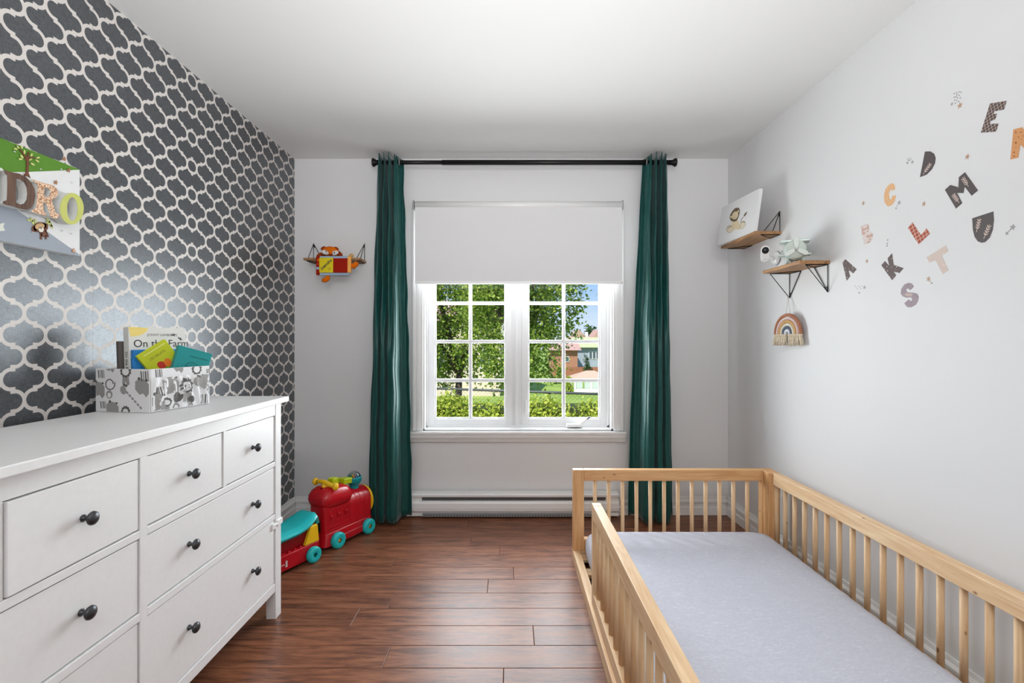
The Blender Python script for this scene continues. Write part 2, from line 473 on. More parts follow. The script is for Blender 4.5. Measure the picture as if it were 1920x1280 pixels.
for (x0, x1) in SX:
    sa = MB(); e = .046
    sa.box(x0 - e, x0, yg - .02, yg + .03, GZ0 - e, GZ1 + e); sa.box(x1, x1 + e, yg - .02, yg + .03, GZ0 - e, GZ1 + e)
    sa.box(x0, x1, yg - .02, yg + .03, GZ0 - e, GZ0); sa.box(x0, x1, yg - .02, yg + .03, GZ1, GZ1 + e)
    b = .014
    sa.box(x0 - .001, x0 + .009, yg - .012, yg - .002, GZ0, GZ1); sa.box(x1 - .009, x1 + .001, yg - .012, yg - .002, GZ0, GZ1)
    sa.box(x0, x1, yg - .012, yg - .002, GZ0 - .001, GZ0 + .009)
    sash = sa.build('sash', M_vinyl, win, bevel=.003)
    rows = [GZ0, .9116, 1.186, 1.457, 1.73, GZ1]; xm = (x0 + x1) / 2
    mb = MB().box(xm - .0115, xm + .0115, yg - .004, yg + .012, GZ0, GZ1)
    mb.build('muntin', M_vinyl, sash, bevel=.003)
    for z in rows[1:-1]:
        MB().box(x0, x1, yg - .0034, yg + .0114, z - .0115, z + .0115).build('muntin', M_vinyl, sash, bevel=.003)
    gl = NT('window_glass') if 'window_glass' not in MATS else None
    if gl:
        gl.t.nodes.remove(gl.p)
        tr = gl.n('ShaderNodeBsdfTransparent'); gy = gl.n('ShaderNodeBsdfGlossy'); gy.inputs['Roughness'].default_value = .02
        tr.inputs[0].default_value = (.97, .985, .98, 1)
        lw = gl.n('ShaderNodeFresnel'); lw.inputs[0].default_value = 1.25; ms = gl.n('ShaderNodeMixShader')
        gl.t.links.new(lw.outputs[0], ms.inputs[0]); gl.t.links.new(tr.outputs[0], ms.inputs[1]); gl.t.links.new(gy.outputs[0], ms.inputs[2])
        gl.t.links.new(ms.outputs[0], gl.o.inputs[0]); MATS['window_glass'] = gl.m
    for i in range(5):
        for (xa, xb) in ((x0, xm), (xm, x1)):
            MB().add([(xa, yg + .004, rows[i]), (xb, yg + .004, rows[i]), (xb, yg + .004, rows[i + 1]), (xa, yg + .004, rows[i + 1])],
                     [(0, 1, 2, 3)]).build('pane', MATS['window_glass'], sash)
# latch and crank operator on the right sash
la = MB().box(.101, .109, yg - .034, yg - .02, .69, .78); la.box(.099, .111, yg - .028, yg - .018, .675, .695)
la.build('latch', M_white_pl, win, bevel=.002)
p0 = BWp(1062, 797, yg - .05); p1 = BWp(1092, 797, yg - .05)
ck = MB().box(p0.x, p1.x, yg - .075, yg - .02, p0.z - .01, p0.z + .012)
ck.tube([(p1.x - .02, yg - .06, p0.z + .008), (p1.x + .0, yg - .06, p0.z + .02), (p1.x + .03, yg - .062, p0.z + .045)], [.011, .009, .008], 10)
ck = ck.build('crank_handle', M_white_pl, win, bevel=.004)
MB().tube([(p1.x + .028, yg - .062, p0.z + .044), (p1.x + .052, yg - .065, p0.z + .062)], .0055, 8).build('crank_knob', mat('grey_knob', (90, 90, 92), .4), ck)

# ------------------------------------------------------------------ roller blind
rb = thing('roller_blind', 'white roller blind half lowered over the casement window', 'blind', (.055, 3.26, 1.57))
MB().tube([(-.642, 3.26, 2.105), (.75, 3.26, 2.105)], .027, 20).build('roller', M_white_pl, rb)
M_blind = mat('blind_fabric', (226, 226, 227), .85, spec=.1, bump=.1, bscale=500)
MB().box(-.641, .749, 3.2405, 3.2425, 1.585, 2.105).build('fabric', M_blind, rb)
MB().box(-.641, .749, 3.236, 3.247, 1.572, 1.592).build('hem_bar', M_white_pl, rb, bevel=.004, seg=3)
for x in (-.655, .75):
    MB().box(x, x + .008, 3.235, YB - .022, 2.075, 2.135).build('bracket', M_zinc, rb, bevel=.002)
for x in (-.6525, .7535):
    MB().tube([(x, 3.262, 2.09), (x, 3.262, 1.60)], .0045, 8).build('guide_cord', M_white_pl, rb)
MB().box(.747, .757, 3.256, 3.268, 1.575, 1.592).build('cord_end', mat('tan_plastic', (150, 128, 104), .5), rb, bevel=.001)

# ------------------------------------------------------------------ curtain rod and curtains
ZR, YR = 2.3785, 3.215
cr_ = thing('curtain_rod', 'black metal curtain rod above the window', 'curtain rod', (.1, YR, ZR))
MB().tube([(-.874, YR, ZR), (-.455, YR, ZR)], .0135, 16).build('rod', M_black, cr_)
MB().tube([(-.455, YR, ZR), (1.06, YR, ZR)], .0165, 16).build('rod', M_black, cr_)
for sx, x in ((-1, -.874), (1, 1.06)):
    MB().lathe([(.0, -.004), (.017, -.004), (.017, .02), (.022, .024), (.022, .03), (.028, .034), (.028, .042), (.022, .046), (0, .046)], 18,
               frame((x, YR, ZR), (0, 1, 0), (0, 0, sx))).build('finial', M_black, cr_)
for x in (-.80, .99):
    MB().box(x - .012, x + .012, YB - .006, YB, ZR - .05, ZR + .03).box(x - .006, x + .006, YR - .005, YB, ZR - .026, ZR - .0165).build('bracket', M_black, cr_, bevel=.001)

def curtain_mat():
    b = NT('teal_satin'); v = b.coord('Object', (60, 60, 6))
    f = b.noise(v, 3, 3)
    b.set(Base_Color=b.ramp(f, [(.3, s2l((12, 68, 65))), (.7, s2l((20, 84, 79)))]), Roughness=.42, Sheen_Weight=.25, Sheen_Roughness=.4)
    b.p.inputs['Specular IOR Level'].default_value = .35
    b.bump(b.noise(b.coord('Object', (300, 300, 300)), 2, 2), .06, .001)
    return b.m
M_cur = curtain_mat()
def curtain(label, top, bot, side, seed):
    """top/bot: (xl, xr); side=+1 when the window lies to the right. Profile: three front pleats and a flat return to the window."""
    rnd = random.Random(seed)
    t = thing('curtain', label, 'curtain', ((bot[0] + bot[1]) / 2, 3.2, .02), group='teal curtains beside the window')
    NU, NZ = 140, 46
    # key profile along the width: (s, depth) depth + = towards the room; ends recede to the wall
    top_k = [(0, -.55), (.09, -.2), (.17, .95), (.25, -.75), (.34, 1), (.43, -.75), (.53, 1), (.62, -.75), (.70, .55), (.8, .2), (.92, -.5), (1.0, -.3)]
    bot_k = [(0, -.7), (.07, -.55), (.16, .75), (.245, .9), (.285, -.25), (.33, .9), (.43, 1.0), (.47, -.2), (.52, .95), (.66, 1.15), (.72, .8), (.78, -.6), (.9, -.85), (1.0, -.6)]
    def ev(keys, s):
        for i in range(len(keys) - 1):
            if s <= keys[i + 1][0]:
                f = (s - keys[i][0]) / (keys[i + 1][0] - keys[i][0]); f = f * f * (3 - 2 * f)
                return keys[i][1] * (1 - f) + keys[i + 1][1] * f
        return keys[-1][1]
    m = MB(); vs = []; fs = []
    z0, z1 = .018, ZR + .046
    for j in range(NZ + 1):
        f = j / NZ; z = z0 + (z1 - z0) * f
        q = f ** 1.25
        xl = bot[0] + (top[0] - bot[0]) * q; xr = bot[1] + (top[1] - bot[1]) * q
        for i in range(NU + 1):
            s = i / NU; sp_ = s if side > 0 else 1 - s
            w = min(1, max(0, (f - .35) / .6)); w = w * w * (3 - 2 * w)
            d = ev(bot_k, sp_) * (1 - w) * .066 + ev(top_k, sp_) * w * .05
            yc = 3.168 + (YR - 3.168) * min(1, f * 1.1)
            ripple = .0035 * math.sin(9 * f + 5 * s + seed) * math.sin(23 * f * (1 + s) + seed)
            zz = z
            if j == 0: zz += .012 * (1 - (ev(bot_k, sp_) + .8) / 2) + .004 * math.sin(14 * s)
            if j == NZ: zz += -.02 * (abs(s - .5) * 2) ** 2 + .006 * ev(top_k, sp_)
            vs.append((xl + (xr - xl) * s + ripple, yc - d + ripple, zz))
    for j in range(NZ):
        for i in range(NU):
            a = j * (NU + 1) + i; fs.append((a, a + 1, a + NU + 2, a + NU + 1))
    m.add(vs, fs, True)
    o = m.build('fabric', M_cur, t)
    so = o.modifiers.new('thick', 'SOLIDIFY'); so.thickness = .0025; so.offset = 0
    # grommet on the flat return beside the window
    gx = top[1] - .022 if side > 0 else top[0] + .022
    pts = [(gx + side * .006 * math.cos(a) * .8, YR - .004 - .022 * math.cos(a), ZR + .023 * math.sin(a)) for a in [2 * math.pi * k / 20 for k in range(20)]]
    MB().tube(pts, .0035, 6, closed=True).build('grommet', M_zinc, t)
    return t
curtain('teal green floor-length curtain behind the toy train', (-.889, -.718), (-.945, -.655), 1, 1)
curtain('teal green floor-length curtain behind the wooden bed', (.884, 1.050), (.781, 1.079), -1, 2)

# ------------------------------------------------------------------ baseboard heater
ht = thing('baseboard_heater', 'long white electric baseboard heater under the window', 'heater', (.02, 3.27, 0))
x0, x1 = -.70, .729
MB().prism([(0, .012), (.05, .012), (.052, .03), (.056, .038), (.066, .05), (.069, .07), (.068, .1), (.062, .112), (.05, .116), (.05, .128), (.045, .138), (.062, .143), (.064, .156), (.055, .165), (0, .168)], 0, x1 - x0,
           frame((x0, YB - .016, 0), (0, -1, 0), (0, 0, 1)) @ Matrix.Diagonal((1, 1, -1, 1))).build('housing', M_white_pl, ht)
hs = MB().box(-.595, .64, 3.246, 3.262, .118, .139).build('air_grille', mat('grille_grey', (98, 99, 101), .5, metal=.3), ht)
gs = MB()
for i in range(44): gs.box(-.575 + i * .0275, -.563 + i * .0275, 3.2445, 3.25, .126, .1295)
gs.build('grille_slots', M_dark, hs)
hl = MB().box(-.59, .64, 3.231, 3.262, .014, .034).build('intake_grille', mat('grille_light', (138, 139, 141), .5), ht)
gs = MB()
for i in range(62): gs.box(-.575 + i * .0195, -.568 + i * .0195, 3.2295, 3.24, .021, .027)
gs.build('grille_slots', M_dark, hl)
for x in (x0, x1 - .075):
    MB().box(x, x + .075, 3.2445, 3.29, .012, .14).build('end_cap', M_white_pl, ht, bevel=.003)

# wall outlet beside the bed
ou = thing('wall_outlet', 'white wall outlet behind the bed rail', 'outlet', (XR, 2.68, .33))
MB().box(XR - .005, XR, 2.645, 2.715, .33, .445).build('plate', M_white_pl, ou, bevel=.002)
for z in (.36, .405):
    MB().box(XR - .007, XR - .003, 2.664, 2.696, z - .012, z + .018).build('socket', mat('socket', (215, 215, 215), .4), ou, bevel=.003)

# ------------------------------------------------------------------ dresser
DX, DF, DN, DC = -1.003, 2.1115, .5365, 1.324          # front plane, far end, near end, centre post
DB = -1.42
dr = thing('dresser', 'long white eight-drawer dresser with dark metal knobs', 'dresser', (-1.21, DC, 0))
MB().box(-1.425, -.9767, DN - .018, DF + .018, .924, .9476).build('top', M_dress, dr, bevel=.003)
LEGW = .048
for (ya, yb) in ((DF - LEGW, DF), (DN, DN + LEGW)):
    MB().box(DX - .042, DX, ya, yb, 0, .924).build('leg', M_dress, dr, bevel=.002)
    MB().box(DB, DB + .042, ya, yb, 0, .924).build('leg', M_dress, dr, bevel=.002)
    MB().box(DB + .042, DX - .042, (ya + yb) / 2 - .009, (ya + yb) / 2 + .009, .119, .924).build('side_panel', M_dress, dr, bevel=.001)
i0, i1 = DN + LEGW, DF - LEGW
Z = [.119, .155, .428, .452, .653, .676, .872, .924]
fx0, fx1 = DX - .02, DX - .002
for a, b in ((0, 1), (6, 7)): MB().box(fx0, fx1, i0, i1, Z[a], Z[b]).build('rail', M_dress, dr, bevel=.0015)
MB().box(fx0, fx1, DC - .0135, DC + .0135, Z[1], Z[6]).build('centre_post', M_dress, dr, bevel=.0015)
for half in ((i0, DC - .0135), (DC + .0135, i1)):
    for a in (2, 4): MB().box(fx0, fx1, half[0], half[1], Z[a] + .001, Z[a + 1] - .001).build('rail', M_dress, dr, bevel=.0015)
    ym = (half[0] + half[1]) / 2
    MB().box(fx0, fx1, ym - .009, ym + .009, Z[5], Z[6]).build('divider', M_dress, dr, bevel=.0015)
MB().box(DB + .003, DB + .008, i0, i1, .12, .92).build('back_panel', M_dress, dr)
MB().box(DB + .042, fx0 - .03, i0, i1, .12, .127).build('bottom_panel', M_dress, dr)
M_knob = mat('gunmetal_knob', (74, 75, 78), .38, metal=.7)
KN = [(0, 0), (.0085, 0), (.0085, .003), (.0055, .006), (.0048, .014), (.0065, .0165), (.014, .0185), (.0165, .022), (.0155, .0265), (.010, .0305), (.004, .032), (0, .0322)]
def drawer(y0, y1, z0, z1, knobs, out=0.0, yaw=0.0):
    g = .003
    x1 = DX - .006 + out
    M = Matrix.Translation((x1, y1, 0)) @ Matrix.Rotation(yaw, 4, 'Z') @ Matrix.Translation((-x1, -y1, 0))
    m = MB().box(x1 - .018, x1, y0 + g, y1 - g, z0 + g, z1 - g, M)
    m.box(DB + .06, x1 - .018, y0 + .02, y0 + .032, z0 + .02, z1 - .03, M); m.box(DB + .06, x1 - .018, y1 - .032, y1 - .02, z0 + .02, z1 - .03, M)
    m.box(DB + .06, DB + .072, y0 + .032, y1 - .032, z0 + .02, z1 - .03, M); m.box(DB + .072, x1 - .018, y0 + .032, y1 - .032, z0 + .02, z0 + .026, M)
    d = m.build('drawer', M_dress, dr, bevel=.0015)
    for ky in knobs:
        MB().lathe(KN, 20, M @ frame((x1, ky, (z0 + z1) / 2), (0, 1, 0), (0, 0, 1))).build('knob', M_knob, d)
for hi, half in enumerate(((i0, DC - .0135), (DC + .0135, i1))):
    ym = (half[0] + half[1]) / 2
    qa, qb = (half[0] + ym - .009) / 2, (half[1] + ym + .009) / 2
    op = hi == 0
    drawer(half[0], ym - .009, Z[5], Z[6], [qa])
    drawer(ym + .009, half[1], Z[5], Z[6], [qb], .001 if op else 0, .022 if op else 0)
    drawer(half[0], half[1], Z[3], Z[4], [qa, qb])
    drawer(half[0], half[1], Z[1], Z[2], [qa, qb])
lk = MB().box(DX - .002, DX + .006, DF - .04, DF + .004, .395, .42).box(DX - .006, DX + .004, DF - .075, DF - .05, .392, .415)
lk.tube([(DX + .004, DF - .04, .409), (DX + .006, DF - .055, .408), (DX + .001, DF - .065, .404)], .004, 6)
lk.build('child_lock', M_white_pl, dr, bevel=.002)

# ------------------------------------------------------------------ fabric storage box with books
ang = math.radians(-11)
near = Vector((-1.2087, 1.6175, .948))
BW_, BL, BH = .222, .25, .147
bx = thing('storage_box', 'open grey and white animal print fabric box on the dresser', 'storage box', near + Vector((0, 0, .0002)), ang)
def fabric_print():
    b = NT('box_fabric')
    b.set(Base_Color=s2l((226, 225, 226)), Roughness=.75)
    b.bump(b.noise(b.coord('Object', (300, 300, 300)), 2, 2), .1, .001); return b.m
M_boxf = fabric_print()
M_pg = mat('print_grey', (150, 148, 146), .8); M_pd = mat('print_dark_grey', (94, 92, 91), .8)
# local: near corner at origin, x runs to -BW, y runs to +BL
w_ = .004
bd = MB().box(-BW_, 0, 0, w_, 0, BH).box(-BW_, 0, BL - w_, BL, 0, BH).box(-BW_, -BW_ + w_, w_, BL - w_, 0, BH).box(-w_, 0, w_, BL - w_, 0, BH).box(-BW_ + w_, -w_, w_, BL - w_, 0, .004)
bd.build('body', M_boxf, bx, world=False, bevel=.0015)
# gathered pocket on the long side (+x) below a hem
pk = MB(); vs = []; fs = []; NU, NV = 60, 14
for j in range(NV + 1):
    for i in range(NU + 1):
        s, f = i / NU, j / NV
        amp = .007 * math.sin(math.pi * f) ** .6 + .0015
        ph = 6.2 * math.sin(2.1 * s + 1) + 46 * s + 2.2 * math.sin(3.5 * f + 7 * s)
        vs.append((.0018 + amp * (.55 + .5 * math.sin(ph)) * math.sin(math.pi * min(1, s * 12, (1 - s) * 12) / 2), .003 + s * (BL - .006), .003 + f * (BH * .78)))
for j in range(NV):
    for i in range(NU):
        a = j * (NU + 1) + i; fs.append((a, a + 1, a + NU + 2, a + NU + 1))
pk.add(vs, fs, True)
pko = pk.build('gathered_pocket', M_boxf, bx, world=False)
# printed animals (flat print, hair-thin)
def blob(cx, cy, r, n=14, seed=0, k=.2):
    q = random.Random(seed)
    return [(cx + r * (1 + k * (q.random() - .5) * 2) * math.cos(2 * math.pi * i / n), cy + r * (1 + k * (q.random() - .5) * 2) * math.sin(2 * math.pi * i / n)) for i in range(n)]
def lion(x, y, s): return [('d', star(x, y, .024 * s, 11, .2, .82)), ('w', ell(x, y - .002 * s, .014 * s, .013 * s)), ('d', ell(x, y - .004 * s, .003 * s, .002 * s, 8)),
                           ('d', ell(x - .005 * s, y + .003 * s, .0015 * s, .0015 * s, 6)), ('d', ell(x + .005 * s, y + .003 * s, .0015 * s, .0015 * s, 6)),
                           ('g', [(x - .012 * s, y - .02 * s), (x + .012 * s, y - .02 * s), (x + .016 * s, y - .045 * s), (x + .006 * s, y - .05 * s), (x, y - .035 * s), (x - .006 * s, y - .05 * s), (x - .014 * s, y - .044 * s)])]
def giraffe(x, y, s): return [('g', ell(x, y, .012 * s, .015 * s, 14, .4)), ('d', ell(x + .004 * s, y + .018 * s, .005 * s, .005 * s, 8)), ('d', ell(x + .012 * s, y + .015 * s, .005 * s, .005 * s, 8))] + \
    [('g', ell(x + .016 * s + .011 * s * k, y - .008 * s - .010 * s * k, .0065 * s, .0042 * s, 8, -.7)) for k in range(6)]
def hippo(x, y, s): return [('g', [(x - .024 * s, y + .018 * s), (x - .008 * s, y + .028 * s), (x + .012 * s, y + .024 * s), (x + .026 * s, y + .01 * s), (x + .026 * s, y - .018 * s), (x + .016 * s, y - .03 * s), (x + .006 * s, y - .018 * s), (x - .008 * s, y - .022 * s), (x - .024 * s, y - .006 * s)]),
                            ('d', ell(x - .010 * s, y + .027 * s, .005 * s, .005 * s, 8)), ('d', ell(x + .018 * s, y + .022 * s, .004 * s, .004 * s, 8))]
def curl(x, y, s):
    L = [(x + .010 * s * (1 + t * .5) * math.cos(5 * t), y + .010 * s * (1 + t * .5) * math.sin(5 * t)) for t in [k * .12 for k in range(12)]]
    R_ = [(x + (.010 * s * (1 + t * .5) + .003 * s) * math.cos(5 * t), y + (.010 * s * (1 + t * .5) + .003 * s) * math.sin(5 * t)) for t in [k * .12 for k in range(12)]]
    return [('d', L + R_[::-1]), ('g', ell(x - .002 * s, y - .03 * s, .011 * s, .012 * s)), ('w', ell(x - .002 * s, y - .032 * s, .006 * s, .007 * s))]
def zebra(x, y, s): return [('g' if k % 2 else 'd', [(x + .008 * s * k, y), (x + .008 * s * k + .004 * s, y), (x + .008 * s * k + .007 * s, y - .03 * s), (x + .008 * s * k + .003 * s, y - .03 * s)]) for k in range(4)]
PM = {'g': M_pg, 'd': M_pd, 'w': M_boxf}
def prints(M, items, parent, name='animal_print', w=None, h=None):
    for c, poly in items:
        if w: poly = [(min(max(px, .001), w - .001), min(max(py, .001), h - .001)) for px, py in poly]
        MB().prism(poly, 0, {'g': .0004, 'd': .0006, 'w': .0008}[c], M).build(name, PM[c], parent, world=False)
Mn = frame((-BW_, 0, 0), (1, 0, 0), (0, 0, 1))
prints(Mn, hippo(.19, .085, 1.1) + lion(.125, .14, 1.0) + giraffe(.115, .075, 1.0) + curl(.06, .095, 1.2) + zebra(.185, .140, 1.1) + hippo(.012, .075, 1.0) + zebra(.01, .142, .9)
       + hippo(.07, .008, 1.0) + lion(.125, .004, .8) + zebra(.02, .035, .8) + hippo(.06, .155, .7), bx, w=BW_, h=BH)
Ms = frame((.0, 0, 0), (0, 1, 0), (0, 0, 1))
prints(Ms, lion(.19, .138, 1.0) + zebra(.02, .145, .9) + hippo(.11, .150, .8) + zebra(.235, .135, .7), bx, w=BL, h=BH)
# prints on the pocket follow its gathers: project each print point on the pocket surface
def pocket_print(items):
    def px_(s, f):
        amp = .007 * math.sin(math.pi * f) ** .6 + .0015
        ph = 6.2 * math.sin(2.1 * s + 1) + 46 * s + 2.2 * math.sin(3.5 * f + 7 * s)
        return .0018 + amp * (.55 + .5 * math.sin(ph)) * math.sin(math.pi * min(1, s * 12, (1 - s) * 12) / 2)
    for c, poly in items:
        n = len(poly); cx = sum(p[0] for p in poly) / n; cy = sum(p[1] for p in poly) / n
        ring = []
        for k in (0, .34, .67, 1.0):
            ring.append([(cx + (p[0] - cx) * k, cy + (p[1] - cy) * k) for p in poly])
        vs = []; fs = []
        for L in ring:
            for (yy, zz) in L:
                s = min(max((yy - .003) / (BL - .006), 0.01), .99); f = min(max((zz - .003) / (BH * .78), 0.02), .98)
                vs.append((px_(s, f) + {'g': .0005, 'd': .0008, 'w': .0011}[c], .003 + s * (BL - .006), .003 + f * BH * .78))
        for r in range(3):
            for i in range(n):
                j = (i + 1) % n; fs.append((r * n + i, r * n + j, (r + 1) * n + j, (r + 1) * n + i))
        MB().add(vs, fs, True).build('animal_print', PM[c], pko, world=False)
pocket_print(hippo(.025, .03, 1.2) + hippo(.075, .085, 1.3) + lion(.14, .08, 1.3) + giraffe(.185, .09, 1.2) + hippo(.225, .085, 1.2) + curl(.10, .045, 1.2) + zebra(.018, .085, 1.0) + zebra(.2, .04, 1.2) + lion(.06, .03, .7) + curl(.16, .03, .8))

def page_block(w, h, t): return MB().box(.003, w - .003, .0015, t - .0015, .003, h - .003)
M_page = mat('paper_pages', (236, 232, 222), .8)
def book(name, label, base, U, V, w, h, t, cover, group=None, rounded=0, spine=None):
    """base: lower-left corner of the front cover; U along width, V up; thickness goes away from the viewer (-(U x V) ... )"""
    U = Vector(U).normalized(); V = Vector(V); V = (V - U * V.dot(U)).normalized()
    n = U.cross(V)                    # front-cover normal
    M = frame(base, U, V)             # z = out of the front cover
    t0 = thing(name, label, 'book', base, 0, group)
    cv = MB().box(0, w, 0, h, -.0025, 0, M).box(0, w, 0, h, -t, -t + .0025, M).box(0, .0025, 0, h, -t + .0025, -.0025, M)
    c = cv.build('cover', cover, t0, bevel=rounded or .0008, seg=2)
    MB().box(.0025, w - .003, .003, h - .003, -t + .0025, -.0025, M).build('pages', M_page, t0)
    return t0, c, M
M_wc = mat('white_book_cover', (226, 226, 222), .35); M_ink = mat('black_ink', (34, 34, 36), .6)
GRP = None
zb = .948 + .005
Mx = Matrix.Translation(near) @ Matrix.Rotation(ang, 4, 'Z')
def BX(x, y, z=0): return Mx @ Vector((x, y, z))
th = math.radians(70)
b1 = Vector((-1.32, 1.68, .9545))
U1 = Vector((math.cos(th), math.sin(th), 0)); V1 = Vector((-.05, .018, 1)); N1 = Vector((math.sin(th), -math.cos(th), 0))
bk, cv, M1 = book('picture_book', 'tall white farm picture book standing in the fabric box', b1, U1, V1, .205, .285, .028, M_wc)
MB().prism([(.026, .285 - .0), (.0, .285)] + [(x, .2845 - y) for x, y in [(0, 0), (0, .034)] + [(.066 * math.sin(t), .034 * math.cos(t)) for t in [.1 * k for k in range(1, 16)]]][2:], .0001, .0004, M1).build('sun_print', mat('pale_yellow_print', (238, 214, 122), .5), cv)
text("JONNY LAMBERT'S", .0125, .0003, M1 @ Matrix.Translation((.062, .254, .0002)), space=1.05).build('author_lettering', mat('grey_ink', (120, 120, 124), .6), cv)
text('On the Farm', .038, .0003, M1 @ Matrix.Translation((.014, .214, .0002))).build('title_lettering', M_ink, cv)
for (qx, qy, r_) in ((.158, .260, .3), (.184, .244, -.4)):
    pts = [(-.012, .004), (-.003, .001), (-.002, .006), (.002, .001), (.012, -.002), (.003, -.002), (.004, -.008), (-.002, -.003), (-.009, -.002)]
    MB().prism([(qx + x * math.cos(r_) - y * math.sin(r_), qy + x * math.sin(r_) + y * math.cos(r_)) for x, y in pts], .0001, .0004, M1).build('bird_print', M_ink, cv)
MB().box(.004, .022, .0, .175, .0001, .0004, M1).build('green_print', mat('green_print', (30, 120, 44), .5), cv)
text('On the Farm', .017, .0003, frame(M1 @ Vector((-.0003, .20, -.020)), -V1, M1.to_3x3() @ Vector((0, 0, 1)))).build('spine_lettering', M_ink, cv)
# grey book behind
bk, cv, M_ = book('hardback_book', 'dark grey book behind the white picture book', b1 - N1 * .032 - U1 * .012, U1, V1, .17, .235, .016, mat('grey_book', (96, 90, 86), .5))
# blue board book
bk, cv, M_ = book('board_book', 'blue sky board book behind the yellow book', b1 + N1 * .0145 + U1 * .004, U1, V1, .15, .205, .013, mat('blue_cover', (40, 132, 206), .35, var=.25, vscale=22), rounded=.002)
for (x, y, r) in ((.03, .17, .008), (.042, .165, .006), (.02, .12, .008), (.035, .1, .006), (.06, .182, .006)):
    MB().prism(ell(x, y, r * 1.7, r, 12), .0001, .0004, M_).build('cloud_print', M_wc, cv)
MB().prism([(.105, .193), (.148, .193), (.148, .15), (.13, .14), (.112, .165)], .0001, .0004, M_).build('leaf_print', mat('leaf_green_print', (92, 150, 60), .5), cv)
# lime yellow book, tilted
rt = math.radians(34)
Uh = Vector((math.cos(math.radians(60)), math.sin(math.radians(60)), 0)); Nh = Vector((Uh.y, -Uh.x, 0)); Vh = Vector((-.06, .03, 1)); Vh = (Vh - Uh * Vh.dot(Uh)).normalized()
U2 = Uh * math.cos(rt) + Vh * math.sin(rt); V2 = -Uh * math.sin(rt) + Vh * math.cos(rt)
p2 = Vector((-1.289, 1.67, 1.137)) - V2 * .122 - Nh * .009
bk, cv, M_ = book('board_book', 'lime yellow board book tilted in the fabric box', p2, U2, V2, .108, .122, .014, mat('lime_cover', (196, 206, 24), .35), rounded=.003)
MB().box(.016, .098, .108, .1115, .0001, .0004, M_).build('stripe_print', mat('pale_lime', (226, 228, 140), .5), cv)
text('LES FRUITS', .0125, .0003, M_ @ Matrix.Translation((.024, .084, .0002))).build('title_lettering', mat('olive_ink', (128, 136, 40), .6), cv)
for (x, y, a, b_, r, c, nm) in ((.045, .050, .013, .017, .4, (196, 44, 28), 'red'), (.066, .047, .012, .016, -.2, (232, 120, 24), 'orange'), (.052, .029, .014, .009, .2, (92, 164, 42), 'green'),
                            (.073, .027, .012, .009, .5, (52, 120, 36), 'dkgreen'), (.066, .012, .020, .011, .3, (70, 68, 66), 'grey')):
    MB().prism(ell(x, y, a, b_, 16, r), .0001, .0003 + .0001 * len(nm) * .2, M_).build('tulip_print', mat('print_' + nm, c, .5), cv)
# teal notebook, tilted the other way
rt = math.radians(-17)
U3 = Uh * math.cos(rt) + Vh * math.sin(rt); V3 = -Uh * math.sin(rt) + Vh * math.cos(rt)
p3 = Vector((-1.225, 1.78, 1.175)) - V3 * .15 + Nh * .008
bk, cv, M_ = book('notebook', 'teal notebook leaning in the fabric box', p3, U3, V3, .122, .15, .02, mat('teal_cover', (22, 148, 148), .4), rounded=.003)
text('CARNET DE SANTE', .0078, .0003, M_ @ Matrix.Translation((.044, .118, .0002))).build('title_lettering', mat('dark_teal_ink', (12, 84, 88), .6), cv)
pts = [(.062 + .021 * math.cos(a), .083 + .017 * math.sin(a), .0004) for a in [2 * math.pi * k / 24 for k in range(24)]]
MB().tube([M_ @ Vector(p) for p in pts], .0006, 5, closed=True).build('emblem_print', MATS['dark_teal_ink'], cv)
for k in range(3):
    pts = [(.046 + .011 * k + .007 * math.cos(a), .078 + .006 * math.sin(a * 2 + k), .0004) for a in [2 * math.pi * q / 14 for q in range(14)]]
    MB().tube([M_ @ Vector(p) for p in pts], .0006, 5, closed=True).build('emblem_print', MATS['dark_teal_ink'], cv)

# ------------------------------------------------------------------ name canvas on the wallpaper
CXF = XL + .03
cva = thing('name_canvas', 'green, white and grey canvas with raised name letters on the patterned wall', 'wall art', (XL, 1.3, 1.476))
CT, CB_, CY1, CY0 = 1.768, 1.476, 1.63, .93
M_cw = mat('canvas_white', (232, 232, 232), .75, bump=.15, bscale=700)
MB().box(XL, CXF, CY0, CY1, CB_, CT).build('canvas', M_cw, cva, bevel=.002)
Mc = frame((CXF, 0, 0), (0, 1, 0), (0, 0, 1))            # local x = world y, y = world z, z = into room
MB().prism([(CY0, CT), (CY1, CT), (1.456, CT - .068), (CY0, CT - .26)], .0002, .0008, Mc).build('green_panel', mat('canvas_green', (88, 140, 34), .75, bump=.15, bscale=700), cva)
MB().prism([(CY0, CB_), (CY1 - .004, CB_), (CY1 - .004, CB_ + .006), (1.42, 1.576), (CY0, 1.58)], .0002, .0008, Mc).build('grey_panel', mat('canvas_grey', (160, 168, 180), .75, bump=.15, bscale=700), cva)
def cpt(x, y, xw=CXF): p = LWp(x / 5.333, 250 + y / 5.333, xw); return (p.y, p.z)
LX = CXF + .034
def letter(nm, loops, m, lab):
    L = [[cpt(x, y, LX) for x, y in lp] for lp in loops]
    o = flat(L, .026, frame((LX - .026, 0, 0), (0, 1, 0), (0, 0, 1))).build(nm, mat('letter_edge', (224, 224, 222), .6), cva)
    o['label'] = lab
    flat(L, .0012, frame((LX, 0, 0), (0, 1, 0), (0, 0, 1))).build('letter_face', m, o)
M_plank = wood('dark_plank_print', (64, 42, 34), (124, 92, 74), 2, .6, 1.2)
